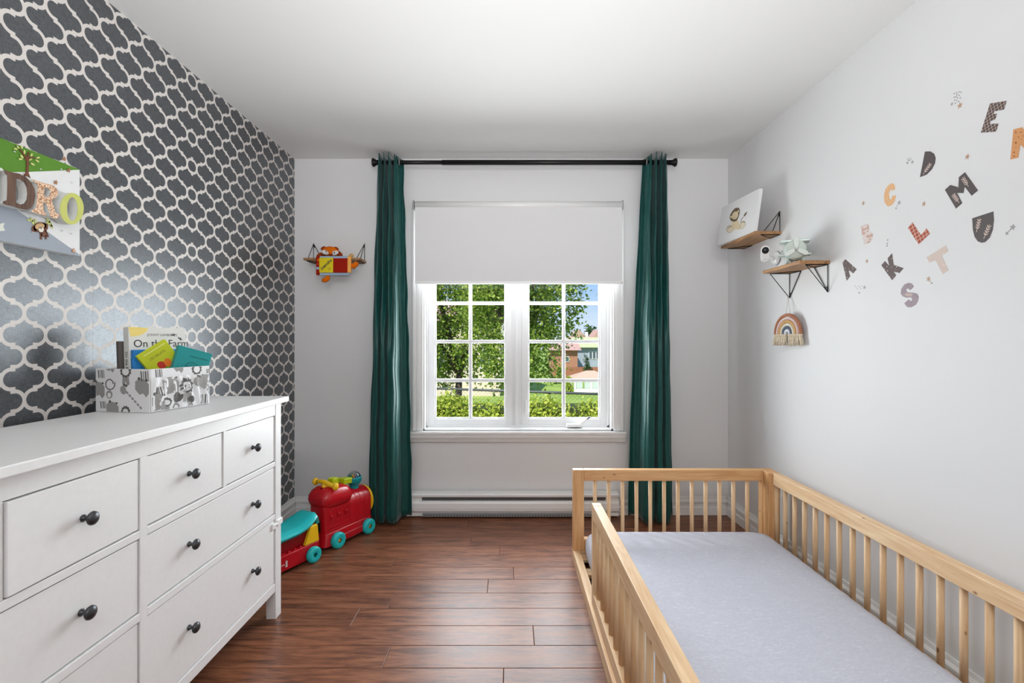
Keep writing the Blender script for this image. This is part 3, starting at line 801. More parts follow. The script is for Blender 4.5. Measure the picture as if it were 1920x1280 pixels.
def glitter():
    b = NT('rose_gold_glitter'); vo = b.n('ShaderNodeTexVoronoi'); b.put(vo.inputs['Vector'], b.coord()); vo.inputs['Scale'].default_value = 420
    b.set(Base_Color=b.ramp(b.math('FRACT', b.math('MULTIPLY', vo.outputs['Color'], 3.7)), [(.1, s2l((150, 96, 66))), (.5, s2l((236, 186, 146))), (.9, s2l((255, 232, 206)))]), Roughness=.35, Metallic=.15)
    return b.m
D_o = [(38, 362), (68, 375), (125, 390), (190, 402), (260, 440), (310, 490), (340, 550), (350, 620), (335, 690), (310, 740), (270, 762), (200, 755), (130, 730), (60, 715), (28, 700), (28, 680), (65, 668), (70, 600), (72, 500), (70, 420), (45, 395)]
D_i = [(160, 455), (200, 460), (240, 490), (265, 540), (272, 600), (265, 660), (240, 700), (200, 712), (155, 690), (153, 600), (155, 520)]
R_o = [(330, 460), (400, 488), (470, 505), (530, 520), (565, 550), (578, 590), (570, 625), (540, 650), (515, 668), (525, 700), (540, 750), (550, 790), (570, 805), (590, 800), (588, 830), (560, 850), (525, 845), (500, 820), (485, 770), (470, 720), (450, 690), (432, 685), (430, 770), (455, 805), (455, 825), (400, 808), (318, 785), (312, 765), (350, 755), (362, 720), (370, 600), (378, 530), (365, 500), (335, 485)]
R_i = [(440, 540), (480, 545), (500, 570), (500, 605), (485, 630), (460, 640), (437, 630)]
letter('letter', [D_o, D_i], M_plank, 'dark wooden plank letter D')
letter('letter', [R_o, R_i], glitter(), 'rose gold glitter letter R')
letter('letter', [ell(716, 753, 119, 158, 28, .02), ell(720, 757, 54, 118, 24)], mat('lime_letter', (200, 204, 108), .6), 'lime green letter O')
N_o = [(-330, 290), (-240, 305), (-100, 560), (-100, 350), (-140, 335), (-140, 315), (10, 345), (28, 362), (22, 378), (-35, 365), (-35, 690), (-80, 690), (-255, 400), (-255, 610), (-215, 640), (-330, 600), (-300, 590), (-300, 320)]
letter('letter', [N_o], mat('pale_leaf_letter', (216, 222, 214), .6), 'pale letter N')
# cut-outs on the canvas: tree, monkey, stars, gems
Mcp = frame((CXF + .0008, 0, 0), (0, 1, 0), (0, 0, 1))
def cut(name, polys, m, t=.002, lift=0, parent=None):
    return [MB().prism([cpt(x, y) for x, y in pl], lift, lift + t, Mcp).build(name, m, parent or cva) for pl in polys][0]
M_br = mat('brown_cutout', (112, 62, 34), .6); M_lf = mat('pale_leaf', (206, 212, 130), .6)
tr_ = cut('tree_cutout', [[(228, 415), (252, 395), (258, 320), (256, 280), (245, 255), (205, 240), (215, 233), (250, 250), (215, 200), (150, 120), (160, 122), (225, 190), (262, 240), (268, 200), (285, 180), (280, 240), (330, 232), (380, 262), (330, 245), (282, 262), (278, 290), (330, 318), (278, 305), (278, 395), (296, 445), (276, 430), (262, 425), (246, 432)]], M_br)
for (x, y, a, b_, r) in ((146, 155, 20, 9, .2), (170, 138, 20, 8, .9), (207, 138, 20, 9, 1.2), (234, 185, 22, 9, 1.5), (208, 232, 22, 10, .9), (193, 257, 20, 9, .1), (305, 215, 18, 10, 1.9), (370, 243, 20, 9, 2.9), (362, 275, 24, 8, .6), (316, 308, 24, 9, .5), (294, 262, 18, 7, 2.6)):
    cut('leaf_cutout', [ell(x, y, a, b_, 10, r)], M_lf, .0008, .002, tr_)
mk = cut('monkey_cutout', [ell(392, 938, 68, 50, 18, -.2), ell(335, 955, 24, 32, 12), ell(432, 920, 22, 30, 12, -.3), ell(430, 1000, 36, 36, 14, -.3),
                           [(405, 985), (395, 1040), (398, 1058), (415, 1062), (412, 1045), (412, 1000)], [(440, 1020), (450, 1050), (440, 1058), (462, 1058), (458, 1040), (450, 1015)],
                           [(455, 1000), (468, 1020), (462, 1036), (482, 1036), (478, 1018), (462, 985)], [(440, 975), (462, 940), (455, 905), (470, 900), (474, 945), (448, 990)]], M_br)
cut('monkey_face', [ell(388, 930, 48, 32, 16, -.2), ], mat('tan_cutout', (206, 166, 116), .6), .0006, .002, mk)
cut('monkey_muzzle', [ell(400, 962, 26, 26, 14)], mat('cream_cutout', (236, 228, 214), .6), .0006, .0026, mk)
cut('monkey_eye', [ell(388, 942, 5, 6, 8), ell(404, 940, 5, 6, 8), ell(397, 952, 6, 4, 8)], M_ink, .0005, .0033, mk)
for (x, y, a, b_, r) in ((285, 868, 22, 10, .5), (312, 862, 24, 10, 1.1), (325, 890, 26, 11, 1.3), (350, 880, 24, 10, 1.5), (478, 870, 30, 12, .9), (500, 905, 34, 13, 1.0), (470, 895, 22, 9, .8), (512, 930, 24, 10, 1.1)):
    cut('leaf_cutout', [ell(x, y, a, b_, 10, r)], M_lf, .0012, .0002)
M_gold = mat('rose_gold', (188, 142, 108), .35, metal=.6); M_gem = mat('clear_gem', (216, 220, 222), .08, metal=.35)
for (x, y) in ((636, 255), (680, 368), (552, 490), (730, 1172)): cut('star_cutout', [star(x, y, 24, 5, .4)], M_gold, .0025)
cut('star_cutout', [[(0, 900), (35, 895), (22, 935), (42, 972), (5, 975), (-40, 985), (-30, 930)]], mat('pale_star', (222, 224, 214), .6), .0025)
for (x, y) in ((138, 183), (400, 358), (606, 358), (715, 492), (712, 745), (612, 972), (708, 1003), (575, 1097), (318, 986)):
    p = cpt(x, y); MB().ball((CXF + .002, p[0], p[1]), (.0025, .0035, .0022), 8, 5).build('gem', M_gem, cva)

# ------------------------------------------------------------------ floor bed
bed = thing('floor_bed', 'natural pine floor bed with spindle rails along the white wall', 'bed', (.88, 1.7, 0))
BX0, BX1, BY1, BY0, ZT = .338, 1.42, 2.64, .62, .495
XS = 1.378                                # inner face of the wall-side rail
def bb(name, m, *a, bev=.003): return MB().box(*a).build(name, m, bed, bevel=bev)
# base frame
bb('base_beam', PINE[1], BX0, BX0 + .038, BY0, BY1, 0, .06); bb('base_beam', PINE[1], BX1 - .038, BX1, BY0, BY1, 0, .06)
bb('base_beam', PINE[0], BX0 + .038, BX1 - .038, BY1 - .038, BY1, 0, .06); bb('base_beam', PINE[0], BX0 + .038, BX1 - .038, BY0, BY0 + .038, 0, .06)
for i in range(12):
    y = BY0 + .09 + i * .165; bb('bed_slat', PINE[0], BX0 + .038, BX1 - .038, y, y + .07, .03, .045, bev=.001)
# foot panel by the window
bb('post', PINE_SHADED[2], BX0, BX0 + .059, BY1 - .04, BY1, .06, ZT); bb('post', PINE_SHADED[2], 1.30 + .055, BX1, BY1 - .04, BY1, .06, ZT)
bb('rail', PINE_SHADED[0], BX0 + .059, 1.355, BY1 - .04, BY1, ZT - .059, ZT); bb('rail', PINE_SHADED[0], BX0 + .059, 1.355, BY1 - .04, BY1, .06, .122)
def spindle(x, y, z0, z1, r=.0106, m=None):
    mb = MB().tube([(x, y, z0), (x, y, z1)], r, 10)
    return mb.build('spindle', m or PINE[2], bed)
for i in range(12):
    px = 1040 + (230 + 79.1 * i) / 3.048; spindle((px - CX) * 2.62 / F, 2.62, .12, ZT - .057)
# wall-side panel
bb('post', PINE_SHADED[2], XS - .018, BX1, 2.54, 2.60, .06, ZT)
bb('rail', PINE[1], XS, BX1, BY0, 2.54, ZT - .06, ZT); bb('rail', PINE[1], XS, BX1, BY0, 2.54, .06, .122); bb('post', PINE[2], XS, BX1, BY0, BY0 + .04, .122, ZT - .06)
d0 = F * 1.4 / (1456.4 - CX)
for i in range(24):
    y = d0 - .0806 * i
    if y > BY0 + .06: spindle(1.399, y, .12, ZT - .058)
# entry-side guard rail
GX0, GX1, GY1 = .349, .388, 2.076
bb('post', PINE[2], GX0, GX1, GY1 - .04, GY1, .06, ZT)
bb('rail', PINE[1], GX0, GX1, BY0, GY1 - .04, ZT - .06, ZT); bb('rail', PINE[1], GX0, GX1, BY0, GY1 - .04, .06, .12)
for i in range(17): spindle(.3685, GY1 - .075 - .0806 * i, .118, ZT - .058)
bb('post', PINE[2], GX0, GX1, BY0, BY0 + .04, .12, ZT - .06)

def sheet_mat():
    b = NT('grey_blue_sheet')
    f = b.noise(b.coord('Object', (22, 60, 22), (0, 0, .5)), 1.2, 6, .7, 1.5)
    g = b.noise(b.coord('Object', (120, 220, 120), (0, 0, .6)), 1, 4, .7, 1)
    col = b.ramp(b.math('ADD', b.math('MULTIPLY', f, .5), b.math('MULTIPLY', g, .5)), [(.42, s2l((194, 196, 208))), (.56, s2l((203, 205, 216))), (.64, s2l((224, 226, 233)))])
    b.set(Base_Color=col, Roughness=.9); b.p.inputs['Specular IOR Level'].default_value = .2
    b.bump(g, .15, .002); return b.m
ma = thing('mattress', 'low mattress under a grey-blue fitted sheet in the pine bed', 'mattress', (.87, 1.65, .0455))
mx0, mx1, my0, my1, mz0, mz1 = .392, 1.366, BY0 + .05, 2.585, .0455, .186
m = MB(); NU, NV = 44, 72; rings = []
# rounded cushion: top grid with rolled edge, then sides
def mrect(inset, z):
    pts = []
    r = .07
    x0, x1, y0, y1 = mx0 + inset, mx1 - inset, my0 + inset, my1 - inset
    for (cx, cy, a0) in ((x1 - r, y1 - r, 0), (x0 + r, y1 - r, 90), (x0 + r, y0 + r, 180), (x1 - r, y0 + r, 270)):
        for k in range(7):
            a = math.radians(a0 + 15 * k); pts.append((cx + r * math.cos(a), cy + r * math.sin(a), z))
    # extra points along straight edges
    out_ = []
    for i, p in enumerate(pts):
        q = pts[(i + 1) % len(pts)]; out_.append(p)
        L = math.dist(p, q)
        n = int(L / .08)
        for k in range(1, n): out_.append(tuple(p[c] + (q[c] - p[c]) * k / n for c in range(3)))
    return out_
prof = [(.03, mz0), (.004, mz0 + .02), (0, mz0 + .06), (.002, mz0 + .1), (.012, mz0 + .122), (.03, mz0 + .134), (.06, mz0 + .139), (.1, mz0 + .1405)]
vs = []; L0 = None
for ins, z in prof:
    r_ = mrect(0, z); L0 = len(r_)
    cx, cy = (mx0 + mx1) / 2, (my0 + my1) / 2
    sx = 1 - ins / ((mx1 - mx0) / 2); sy = 1 - ins / ((my1 - my0) / 2)
    vs += [(cx + (p[0] - cx) * sx, cy + (p[1] - cy) * sy, z + (.0015 * math.sin(p[1] * 23) if ins > .02 else 0)) for p in r_]
fs = []
for i in range(len(prof) - 1):
    for k in range(L0): fs.append((i * L0 + k, i * L0 + (k + 1) % L0, (i + 1) * L0 + (k + 1) % L0, (i + 1) * L0 + k))
fs.append([(len(prof) - 1) * L0 + k for k in range(L0)]); fs.append([k for k in range(L0)][::-1])
m.add(vs, fs, True).build('fitted_sheet', sheet_mat(), ma)

# ------------------------------------------------------------------ wall shelves with triangular wire brackets
def shelf(label, O, along, outv, length, depth, thick, up, b_in, b_out, hgt):
    """O: wall corner at one end, underside of board; along: unit vector on the wall; up=+1 brackets above, -1 below"""
    along = Vector(along); outv = Vector(outv); O = Vector(O)
    t = thing('wall_shelf', label, 'shelf', O + along * length / 2)
    ax = 0 if abs(along.x) > .5 else 1
    M = Matrix.Identity(4)
    c = [O, O + along * length + outv * depth]
    MB().box(min(c[0].x, c[1].x), max(c[0].x, c[1].x), min(c[0].y, c[1].y), max(c[0].y, c[1].y), O.z, O.z + thick).build('board', M_oak[ax], t, bevel=.001)
    zb_ = O.z - .0022
    for e, s in ((.012, 1), (length - .012, -1)):
        P0 = O + along * e + outv * .0035; P0.z = zb_
        P1 = P0 + along * s * b_in; P2 = P0 + outv * b_out
        A = P0.copy(); A.z = O.z + up * hgt
        mb = MB()
        for p, q in ((P0, P1), (P1, P2), (P2, P0), (A, P0), (A, P1), (A, P2)): mb.tube([p, q], .0021, 6)
        pl = [A + Vector((0, 0, -up * .004)), A + along * s * .014 + Vector((0, 0, -up * .026)), A + Vector((0, 0, -up * .026))]
        mb.add([p + outv * .001 for p in pl] + [p + outv * .003 for p in pl], [(0, 1, 2), (5, 4, 3), (0, 3, 4, 1), (1, 4, 5, 2), (2, 5, 3, 0)])
        mb.build('wire_bracket', M_black, t)
    return t
shelf('small wooden shelf with black wire brackets holding the plush fox book', (-1.3626, YB, 1.723), (1, 0, 0), (0, -1, 0), .374, .142, .014, 1, .075, .104, .134)
shelf('wooden shelf with black wire brackets holding the lion canvas', (XR, 2.66, 1.78), (0, 1, 0), (-1, 0, 0), .43, .147, .016, 1, .1, .104, .127)
shelf('wooden shelf with black wire brackets holding the mint airplane', (XR, 2.256, 1.551), (0, 1, 0), (-1, 0, 0), .335, .142, .016, -1, .1, .104, .131)

# ------------------------------------------------------------------ lion canvas leaning on the upper shelf
O = Vector((1.318, 3.08, 1.797)); U = Vector((1.356, 2.688, 1.797)) - O; wL = U.length
ly = thing('canvas_print', 'small white canvas print of a sitting lion on the corner shelf', 'wall art', O)
Vn = Vector((.034, .004, .24))
Ml = frame(O, U, Vn)
hL = .247
MB().box(0, wL, 0, hL, -.02, 0, Ml).build('canvas', M_cw, ly, bevel=.0015)
def lp(x, y):        # pixel of the 1371x1280 crop of (1330,340)-(1480,480) -> canvas plane
    px, py = 1330 + x / 9.14, 340 + y / 9.14
    dirv = Vector(((px - CX) / F, 1, -(py - CY) / F)); n = Ml.to_3x3() @ Vector((0, 0, 1))
    t = (O - Vector((0, 0, H))).dot(n) / dirv.dot(n)
    q = Ml.inverted() @ (Vector((0, 0, H)) + dirv * t); return (q.x, q.y)
def lcut(name, pl, m, z0=.0002, z1=.0005): return MB().prism([lp(x, y) for x, y in pl], z0, z1, Ml).build(name, m, ly)
M_ln = mat('lion_cream', (224, 206, 170), .8); M_lb = mat('lion_brown', (110, 94, 74), .8); M_lo = mat('lion_outline', (150, 134, 112), .8)
lcut('lion_body', [(385, 690), (375, 760), (395, 835), (440, 840), (450, 800), (470, 830), (530, 815), (520, 740), (490, 660)], M_ln)
lcut('lion_paw', ell(352, 818, 56, 66, 16, .3), M_lo); lcut('lion_paw_pad', ell(354, 820, 50, 60, 16, .3), mat('lion_paw', (226, 214, 190), .8), .0003, .0006)
lcut('lion_paw', ell(572, 745, 44, 72, 16, .35), M_lo); lcut('lion_paw_pad', ell(573, 747, 39, 66, 16, .35), MATS['lion_paw'], .0003, .0006)
for (x, y) in ((330, 795), (350, 778), (372, 775), (558, 705), (580, 690), (600, 700)): lcut('lion_toe', ell(x, y, 8, 13, 8, .3), M_lo, .0004, .0007)
lcut('lion_mane', [(495, 448), (440, 460), (395, 510), (360, 570), (348, 625), (370, 675), (420, 692), (465, 680), (500, 620), (520, 550), (524, 490), (512, 462)], M_lb, .0004, .0007)
lcut('lion_face', ell(443, 583, 50, 72, 18, .45), M_ln, .0006, .0009)
for (x, y) in ((375, 612), (498, 512)): lcut('lion_ear', ell(x, y, 14, 22, 10, .3), M_ln, .0006, .0009)
for (x, y) in ((420, 590), (455, 575)): lcut('lion_eye', ell(x, y, 7, 3, 8, -.4), M_lo, .0009, .0011)
lcut('lion_nose', ell(432, 620, 12, 8, 8), M_lo, .0009, .0011)
lcut('lion_tail', [(530, 705), (545, 650), (585, 600), (592, 605), (555, 655), (538, 706)], M_lo)
lcut('lion_tail_tuft', [(585, 595), (605, 555), (645, 515), (640, 550), (610, 598)], M_lb)

# ------------------------------------------------------------------ baby monitor camera on the wall
bc = thing('baby_monitor', 'white baby monitor camera mounted on the wall by the lower shelf', 'camera', (1.45, 2.7, 1.61))
pw = RWp(1457, 484); Mw = frame(pw, (0, 1, 0), (0, 0, 1)) @ Matrix.Diagonal((1, 1, -1, 1))
MB().lathe([(0, 0), (.036, 0), (.038, .004), (.036, .012), (.028, .02), (.0, .022)], 24, Mw).build('wall_mount', M_white_pl, bc)
MB().lathe([(.0385, 0), (.0395, .002), (.0385, .005)], 24, Mw).build('mount_ring', mat('grey_rubber', (110, 110, 112), .6), bc)
hd = Vector((1.41, 2.672, 1.672))
MB().tube([pw + Vector((-.02, -.002, 0)), pw + Vector((-.04, -.012, -.008)), hd + Vector((.012, .012, -.012))], [.012, .009, .008], 10).build('arm', M_white_pl, bc)
fn = Vector((-.42, -1, -.28)).normalized(); uu = Vector((1, -.42, 0)).normalized()
Mh = frame(hd, uu, Vector((0, -.28, 1)))
oval = [(.0225 * math.cos(a), .0225 * math.sin(a) + (.024 if math.sin(a) > 0 else -.024)) for a in [2 * math.pi * k / 36 + .0001 for k in range(36)]]
hb = MB().prism(oval, -.014, .014, Mh, True).build('housing', M_white_pl, bc, bevel=.006, seg=4)
MB().prism(ell(0, .02, .0175, .0185, 24), .0142, .0155, Mh).build('lens_face', mat('gloss_black', (14, 14, 15), .1), bc)
MB().lathe([(0.0, .0165), (.006, .0165), (.009, .0155), (.0095, .0145)], 16, Mh @ Matrix.Translation((0, .02, .0012))).build('lens', mat('lens_glass', (60, 62, 66), .08, metal=.6), bc)
MB().box(-.005, .005, -.028, -.0265, .0135, .0148, Mh).build('status_mark', mat('grey_mark', (150, 150, 150), .5), bc)

# ------------------------------------------------------------------ mint ceramic airplane bank
ap = thing('airplane_bank', 'pale mint ceramic biplane money bank on the lower wall shelf', 'money bank', (1.412, 2.405, 1.5672), math.radians(-24))
M_mint = mat('mint_ceramic', (198, 212, 206), .16, spec=.6)
M_mint2 = mat('mint_ceramic_light', (206, 216, 208), .3)
# local: nose towards -y, x right (towards the wall), z up
def sec(pr, axis_z, n=20):
    vs = []; fs = []
    for (y, rx, rz, zc) in pr:
        for k in range(n):
            a = 2 * math.pi * k / n; vs.append((rx * math.cos(a), y, zc + rz * math.sin(a)))
    for i in range(len(pr) - 1):
        for k in range(n): fs.append((i * n + k, i * n + (k + 1) % n, (i + 1) * n + (k + 1) % n, (i + 1) * n + k))
    fs.append([k for k in range(n)][::-1]); fs.append([(len(pr) - 1) * n + k for k in range(n)])
    return MB().add(vs, fs, True)
sec([(-.083, .036, .036, .066), (-.08, .046, .046, .066), (-.062, .051, .050, .065), (-.03, .050, .050, .064), (.02, .042, .044, .066), (.07, .026, .028, .076), (.11, .012, .016, .086), (.118, .004, .006, .088)], 0).build('fuselage', M_mint, ap, world=False)
def slab(pts, z0, z1, M=None): return MB().prism(pts, z0, z1, M)
rr = lambda a, b, c, d: [(a, c), (b, c), (b, d), (a, d)]
slab(rr(-.064, .064, -.058, .006), .106, .119).build('upper_wing', M_mint, ap, world=False, bevel=.0045, seg=3)
slab(rr(-.074, .070, -.050, .0), .040, .051).build('lower_wing', M_mint, ap, world=False, bevel=.0045, seg=3)
for sx in (-1, 1):
    MB().tube([(sx * .034, -.035, .047), (sx * .034, -.035, .110)], .004, 8).build('strut', M_mint, ap, world=False)
    MB().tube([(sx * .034, -.008, .047), (sx * .034, -.008, .110)], .004, 8).build('strut', M_mint, ap, world=False)
    MB().lathe([(0, -.009), (.014, -.009), (.019, -.005), (.019, .005), (.014, .009), (0, .009)], 18, frame((sx * .034, -.045, .0192), (0, 1, 0), (0, 0, 1))).build('wheel', M_mint, ap, world=False)
    MB().tube([(sx * .02, -.045, .035), (sx * .033, -.045, .0192)], .006, 8).build('wheel_strut', M_mint, ap, world=False)
slab(rr(-.045, .045, .086, .116), .086, .093).build('tailplane', M_mint, ap, world=False, bevel=.003, seg=3)
MB().prism([(.085, .09), (.118, .088), (.122, .125), (.108, .128)], -.004, .004, frame((0, 0, 0), (0, 1, 0), (0, 0, 1))).build('tail_fin', M_mint, ap, world=False, bevel=.003, seg=3)
MB().tube([(0, .1, .07), (0, .102, .0075)], .007, 8).build('tail_skid', M_mint, ap, world=False)
Mp = frame((0, -.084, .066), (1, 0, 0), (0, 0, 1))           # local z -> -y
MB().lathe([(0, -.004), (.042, -.004), (.045, .0), (.042, .003), (0, .004)], 28, Mp).build('engine_plate', M_mint2, ap, world=False)
for k in range(3):
    a = math.radians(90 + 120 * k)
    pr = [(.002, -.006), (.02, -.011), (.045, -.012), (.055, -.006), (.058, 0), (.055, .006), (.045, .012), (.02, .011), (.002, .006)]
    MB().prism(pr, .007, .013, Mp @ Matrix.Rotation(a, 4, 'Z')).build('propeller_blade', M_mint2, ap, world=False, bevel=.002, seg=3)
MB().lathe([(.009, .002), (.009, .014), (.006, .019), (0, .021)], 16, Mp).build('spinner', M_mint2, ap, world=False)
MB().ball((0, .022, .105), (.02, .024, .016), 14, 8).build('cockpit', M_mint, ap, world=False)

# ------------------------------------------------------------------ rope rainbow hanging from the shelf bracket
rc = Vector((1.462, 2.545, 1.17))
rb_ = thing('rope_rainbow', 'hanging rope rainbow with cream tassels below the wall shelf', 'wall hanging', rc)
ur = Vector((.14, -1, 0)).normalized()                      # to the right as seen from the bed
Mr = frame(rc, ur, (0, 0, 1))
bands = [(.094, (176, 122, 96), 'terracotta_rope'), (.077, (222, 200, 196), 'pale_pink_rope'), (.061, (206, 164, 112), 'ochre_rope'), (.045, (226, 218, 200), 'cream_rope'), (.030, (98, 108, 122), 'slate_rope'), (.0155, (222, 226, 232), 'white_rope')]
def ropemat(nm, c):
    return mat(nm, c, .9, spec=.1, var=.12, vscale=160, bump=.5, bscale=220)
M_tas = mat('cream_yarn', (226, 212, 188), .95, spec=.1, var=.15, vscale=120, bump=.6, bscale=300)
for r, c, nm in bands:
    pts = [(-r, .045, 0)] + [(r * math.cos(a), .06 + 1.04 * r * math.sin(a), 0) for a in [math.pi - math.pi * k / 20 for k in range(21)]] + [(r, .045, 0)]
    MB().tube([Mr @ Vector(p) for p in pts], .0082, 8).build('rope_band', ropemat(nm, c), rb_)
    for s in (-1, 1):
        q = random.Random(int(r * 1e4) + s); mb = MB()
        for k in range(9):
            a = 2 * math.pi * k / 9; x = s * r + .006 * math.cos(a); z = .005 * math.sin(a)
            mb.tube([Mr @ Vector(p) for p in ((x, .05, z), (x + s * .004 + q.uniform(-.004, .004), .025, z * 1.5), (x + s * .008 + q.uniform(-.008, .008), q.uniform(-.006, .004), z * 1.8))], [.0028, .003, .0022], 5)
        mb.tube([Mr @ Vector((s * r, .044, 0)), Mr @ Vector((s * r, .056, 0))], .0092, 8)
        o = mb.build('tassel', M_tas, rb_); o['kind'] = 'stuff'
ap_ = Vector((XR - .006, 2.256 + .335 - .012, 1.551 - .131 + .012))
for s in (-1, 1):
    MB().tube([ap_ + Vector((-.004, s * .006, 0)), Mr @ Vector((s * .017, .165, -.002))], .0013, 6).build('hanging_cord', mat('cord_white', (216, 212, 206), .9), rb_)

# ------------------------------------------------------------------ letter stickers on the right wall
def wallpt(z, x, y):      # zoom crops of the photograph -> (world y, world z) on the wall
    sc, ox, oy = z; p = RWp(ox + x / sc, oy + y / sc); return (-p.y, p.z)
Z2, Z3, Z4, Z7 = (8.533, 1740, 160), (6.096, 1690, 270), (4.925, 1560, 330), (2.845, 1540, 150)
MR = frame((XR, 0, 0), (0, -1, 0), (0, 0, 1))               # local x = -y, local z points into the room (-x)
def grid_mat(nm, base, line, s=60, rot=.25, w=.12, axis='Y'):
    b = NT(nm); v = b.coord('Object', (s, s, s), (rot, 0, 0)); q = b.n('ShaderNodeSeparateXYZ'); b.put(q.inputs[0], v)
    f1 = b.math('LESS_THAN', b.math('FRACT', q.outputs[axis]), w); f2 = b.math('LESS_THAN', b.math('FRACT', q.outputs['Z']), w)
    b.set(Base_Color=b.mix(b.math('MAXIMUM', f1, f2), s2l(base), s2l(line)), Roughness=.6); return b.m
def dot_mat(nm, base, dot, s=90, r=.2):
    b = NT(nm); vo = b.n('ShaderNodeTexVoronoi'); b.put(vo.inputs['Vector'], b.coord('Object', (0, s, s))); vo.inputs['Scale'].default_value = 1; vo.inputs['Randomness'].default_value = .6
    b.set(Base_Color=b.mix(b.math('LESS_THAN', vo.outputs['Distance'], r), s2l(base), s2l(dot)), Roughness=.6); return b.m
def blotch_mat(nm, base, c, s=34):
    b = NT(nm); f = b.noise(b.coord('Object', (0, s, s * 2.2), (.5, 0, 0)), 1, 1)
    b.set(Base_Color=b.mix(b.math('GREATER_THAN', f, .52), s2l(base), s2l(c)), Roughness=.6); return b.m
M_ltd = mat('sticker_charcoal', (84, 76, 76), .6, var=.06, vscale=80); M_spr = mat('sprig_pink', (222, 200, 190), .6)
M_lts = mat('sticker_mauve', (154, 138, 146), .6, var=.1, vscale=60)
def sprig(parent, z, p0, p1, n=4, w=.30):
    a = Vector(wallpt(z, *p0)); b = Vector(wallpt(z, *p1)); d = a - b; L = d.length; d.normalize(); nrm = Vector((-d.y, d.x))
    rot = math.atan2(d.y, d.x)
    polys = [[tuple(b + nrm * .0008), tuple(b - nrm * .0008), tuple(a - nrm * .0006), tuple(a + nrm * .0006)]]
    for k in range(n):
        c = b + d * L * (.22 + .7 * k / n)
        for s in (-1, 1):
            q = c + d * L * .10 + nrm * s * L * .085; polys.append(ell(q.x, q.y, L * .115, L * .03, 10, rot + s * .75))
    mb = MB()
    for pl in polys:
        q = MB().prism(pl, .0009, .0012, MR); o = len(mb.v); mb.v += q.v; mb.f += [[i + o for i in f] for f in q.f]; mb.sm += q.sm
    o = mb.build('sprig_print', M_spr, parent); o['kind'] = 'stuff'
def sticker(ch, z, loops, m, label, sprigs=()):
    if loops and isinstance(loops[0][0], (int, float)): loops = [loops]
    o = flat([[wallpt(z, x, y) for x, y in lp_] for lp_ in loops], .0009, MR).build('letter_sticker', m)
    tag(o, label, 'wall sticker', 'alphabet stickers on the white wall')
    for s in sprigs: sprig(o, z, *s)
    return o
sticker('E', Z2, [(995, 290), (1260, 247), (1215, 388), (1060, 415), (1045, 460), (1105, 452), (1075, 545), (1005, 570), (990, 618), (1133, 608), (1090, 740), (848, 758)],
        grid_mat('sticker_check_brown', (84, 70, 66), (206, 186, 176), 105, .2), 'dark brown checked letter E sticker on the white wall')
sN = sticker('N', Z2, [(1370, 705), (1510, 668), (1655, 905), (1690, 645), (1800, 618), (1755, 1090), (1640, 1115), (1480, 940), (1445, 1158), (1322, 1185)],
        mat('sticker_orange', (214, 152, 98), .6), 'orange letter N sticker with brown dots on the white wall')
for (x, y, r) in ((1410, 750, 13), (1492, 748, 12), (1455, 828, 10), (1497, 862, 7), (1414, 992, 6), (1384, 1070, 13), (1382, 1133, 12), (1525, 808, 8), (1560, 860, 10), (1660, 1000, 12), (1740, 760, 12)):
    MB().prism([wallpt(Z2, *q) for q in ell(x, y, r, r, 8)], .0009, .0012, MR).build('dot_print', mat('dot_rust', (158, 84, 44), .6), sN)
MB().prism([wallpt(Z2, *q) for q in star(1410, 918, 24)], .0009, .0012, MR).build('star_print', MATS['dot_rust'], sN)
sticker('D', Z3, [(272, 85), (330, 83), (375, 110), (393, 160), (385, 220), (350, 290), (290, 350), (215, 377)], M_ltd, 'charcoal letter D sticker with one pale sprig', [((345, 215), (250, 348))])
sticker('M', Z3, [(500, 522), (562, 467), (655, 495), (660, 378), (728, 322), (877, 530), (806, 590), (725, 485), (712, 560), (638, 558), (697, 675), (627, 737)], M_ltd,
        'charcoal letter M sticker with two pale sprigs', [((590, 570), (665, 672)), ((700, 380), (770, 485))])
sticker('U', Z3, [(812, 848), (1052, 770), (1058, 870), (1045, 980), (1010, 1070), (960, 1120), (920, 1128), (875, 1110), (840, 1060), (820, 980)], M_ltd,
        'solid charcoal letter U sticker with two pale sprigs', [((900, 845), (862, 1005)), ((1015, 915), (945, 1082))])
sticker('L', Z3, [(128, 895), (225, 1040), (288, 965), (328, 1022), (200, 1145), (78, 958)], grid_mat('sticker_check_red', (168, 74, 52), (230, 196, 176), 70, .35), 'red checked letter L sticker on the white wall')
sticker('C', Z4, [(585, 120), (578, 80), (555, 64), (520, 85), (492, 130), (480, 190), (488, 245), (510, 275), (530, 280), (560, 262), (582, 225), (592, 175), (555, 185), (552, 208), (540, 220), (530, 205), (527, 165), (535, 130), (545, 125), (553, 135)],
        grid_mat('sticker_check_orange', (224, 170, 116), (236, 200, 160), 90, .3, .2), 'light orange letter C sticker on the white wall')
sticker('B', Z4, [(267, 470), (310, 440), (335, 445), (342, 480), (338, 515), (360, 512), (378, 540), (370, 590), (345, 615), (298, 632)], blotch_mat('sticker_blotch', (218, 206, 202), (200, 164, 152)), 'pale pink mottled letter B sticker')
M_dotb = dot_mat('sticker_dots_brown', (92, 76, 74), (232, 214, 204))
sticker('A', Z4, [(125, 768), (228, 860), (197, 898), (160, 868), (155, 880), (168, 925), (137, 965), (98, 797)], M_dotb, 'brown dotted letter A sticker beside the lower shelf')
sticker('K', Z4, [(555, 713), (570, 820), (662, 850), (622, 895), (568, 880), (592, 917), (556, 960), (457, 823), (490, 785), (530, 830), (515, 760)], M_dotb, 'brown dotted letter K sticker above the mauve S')
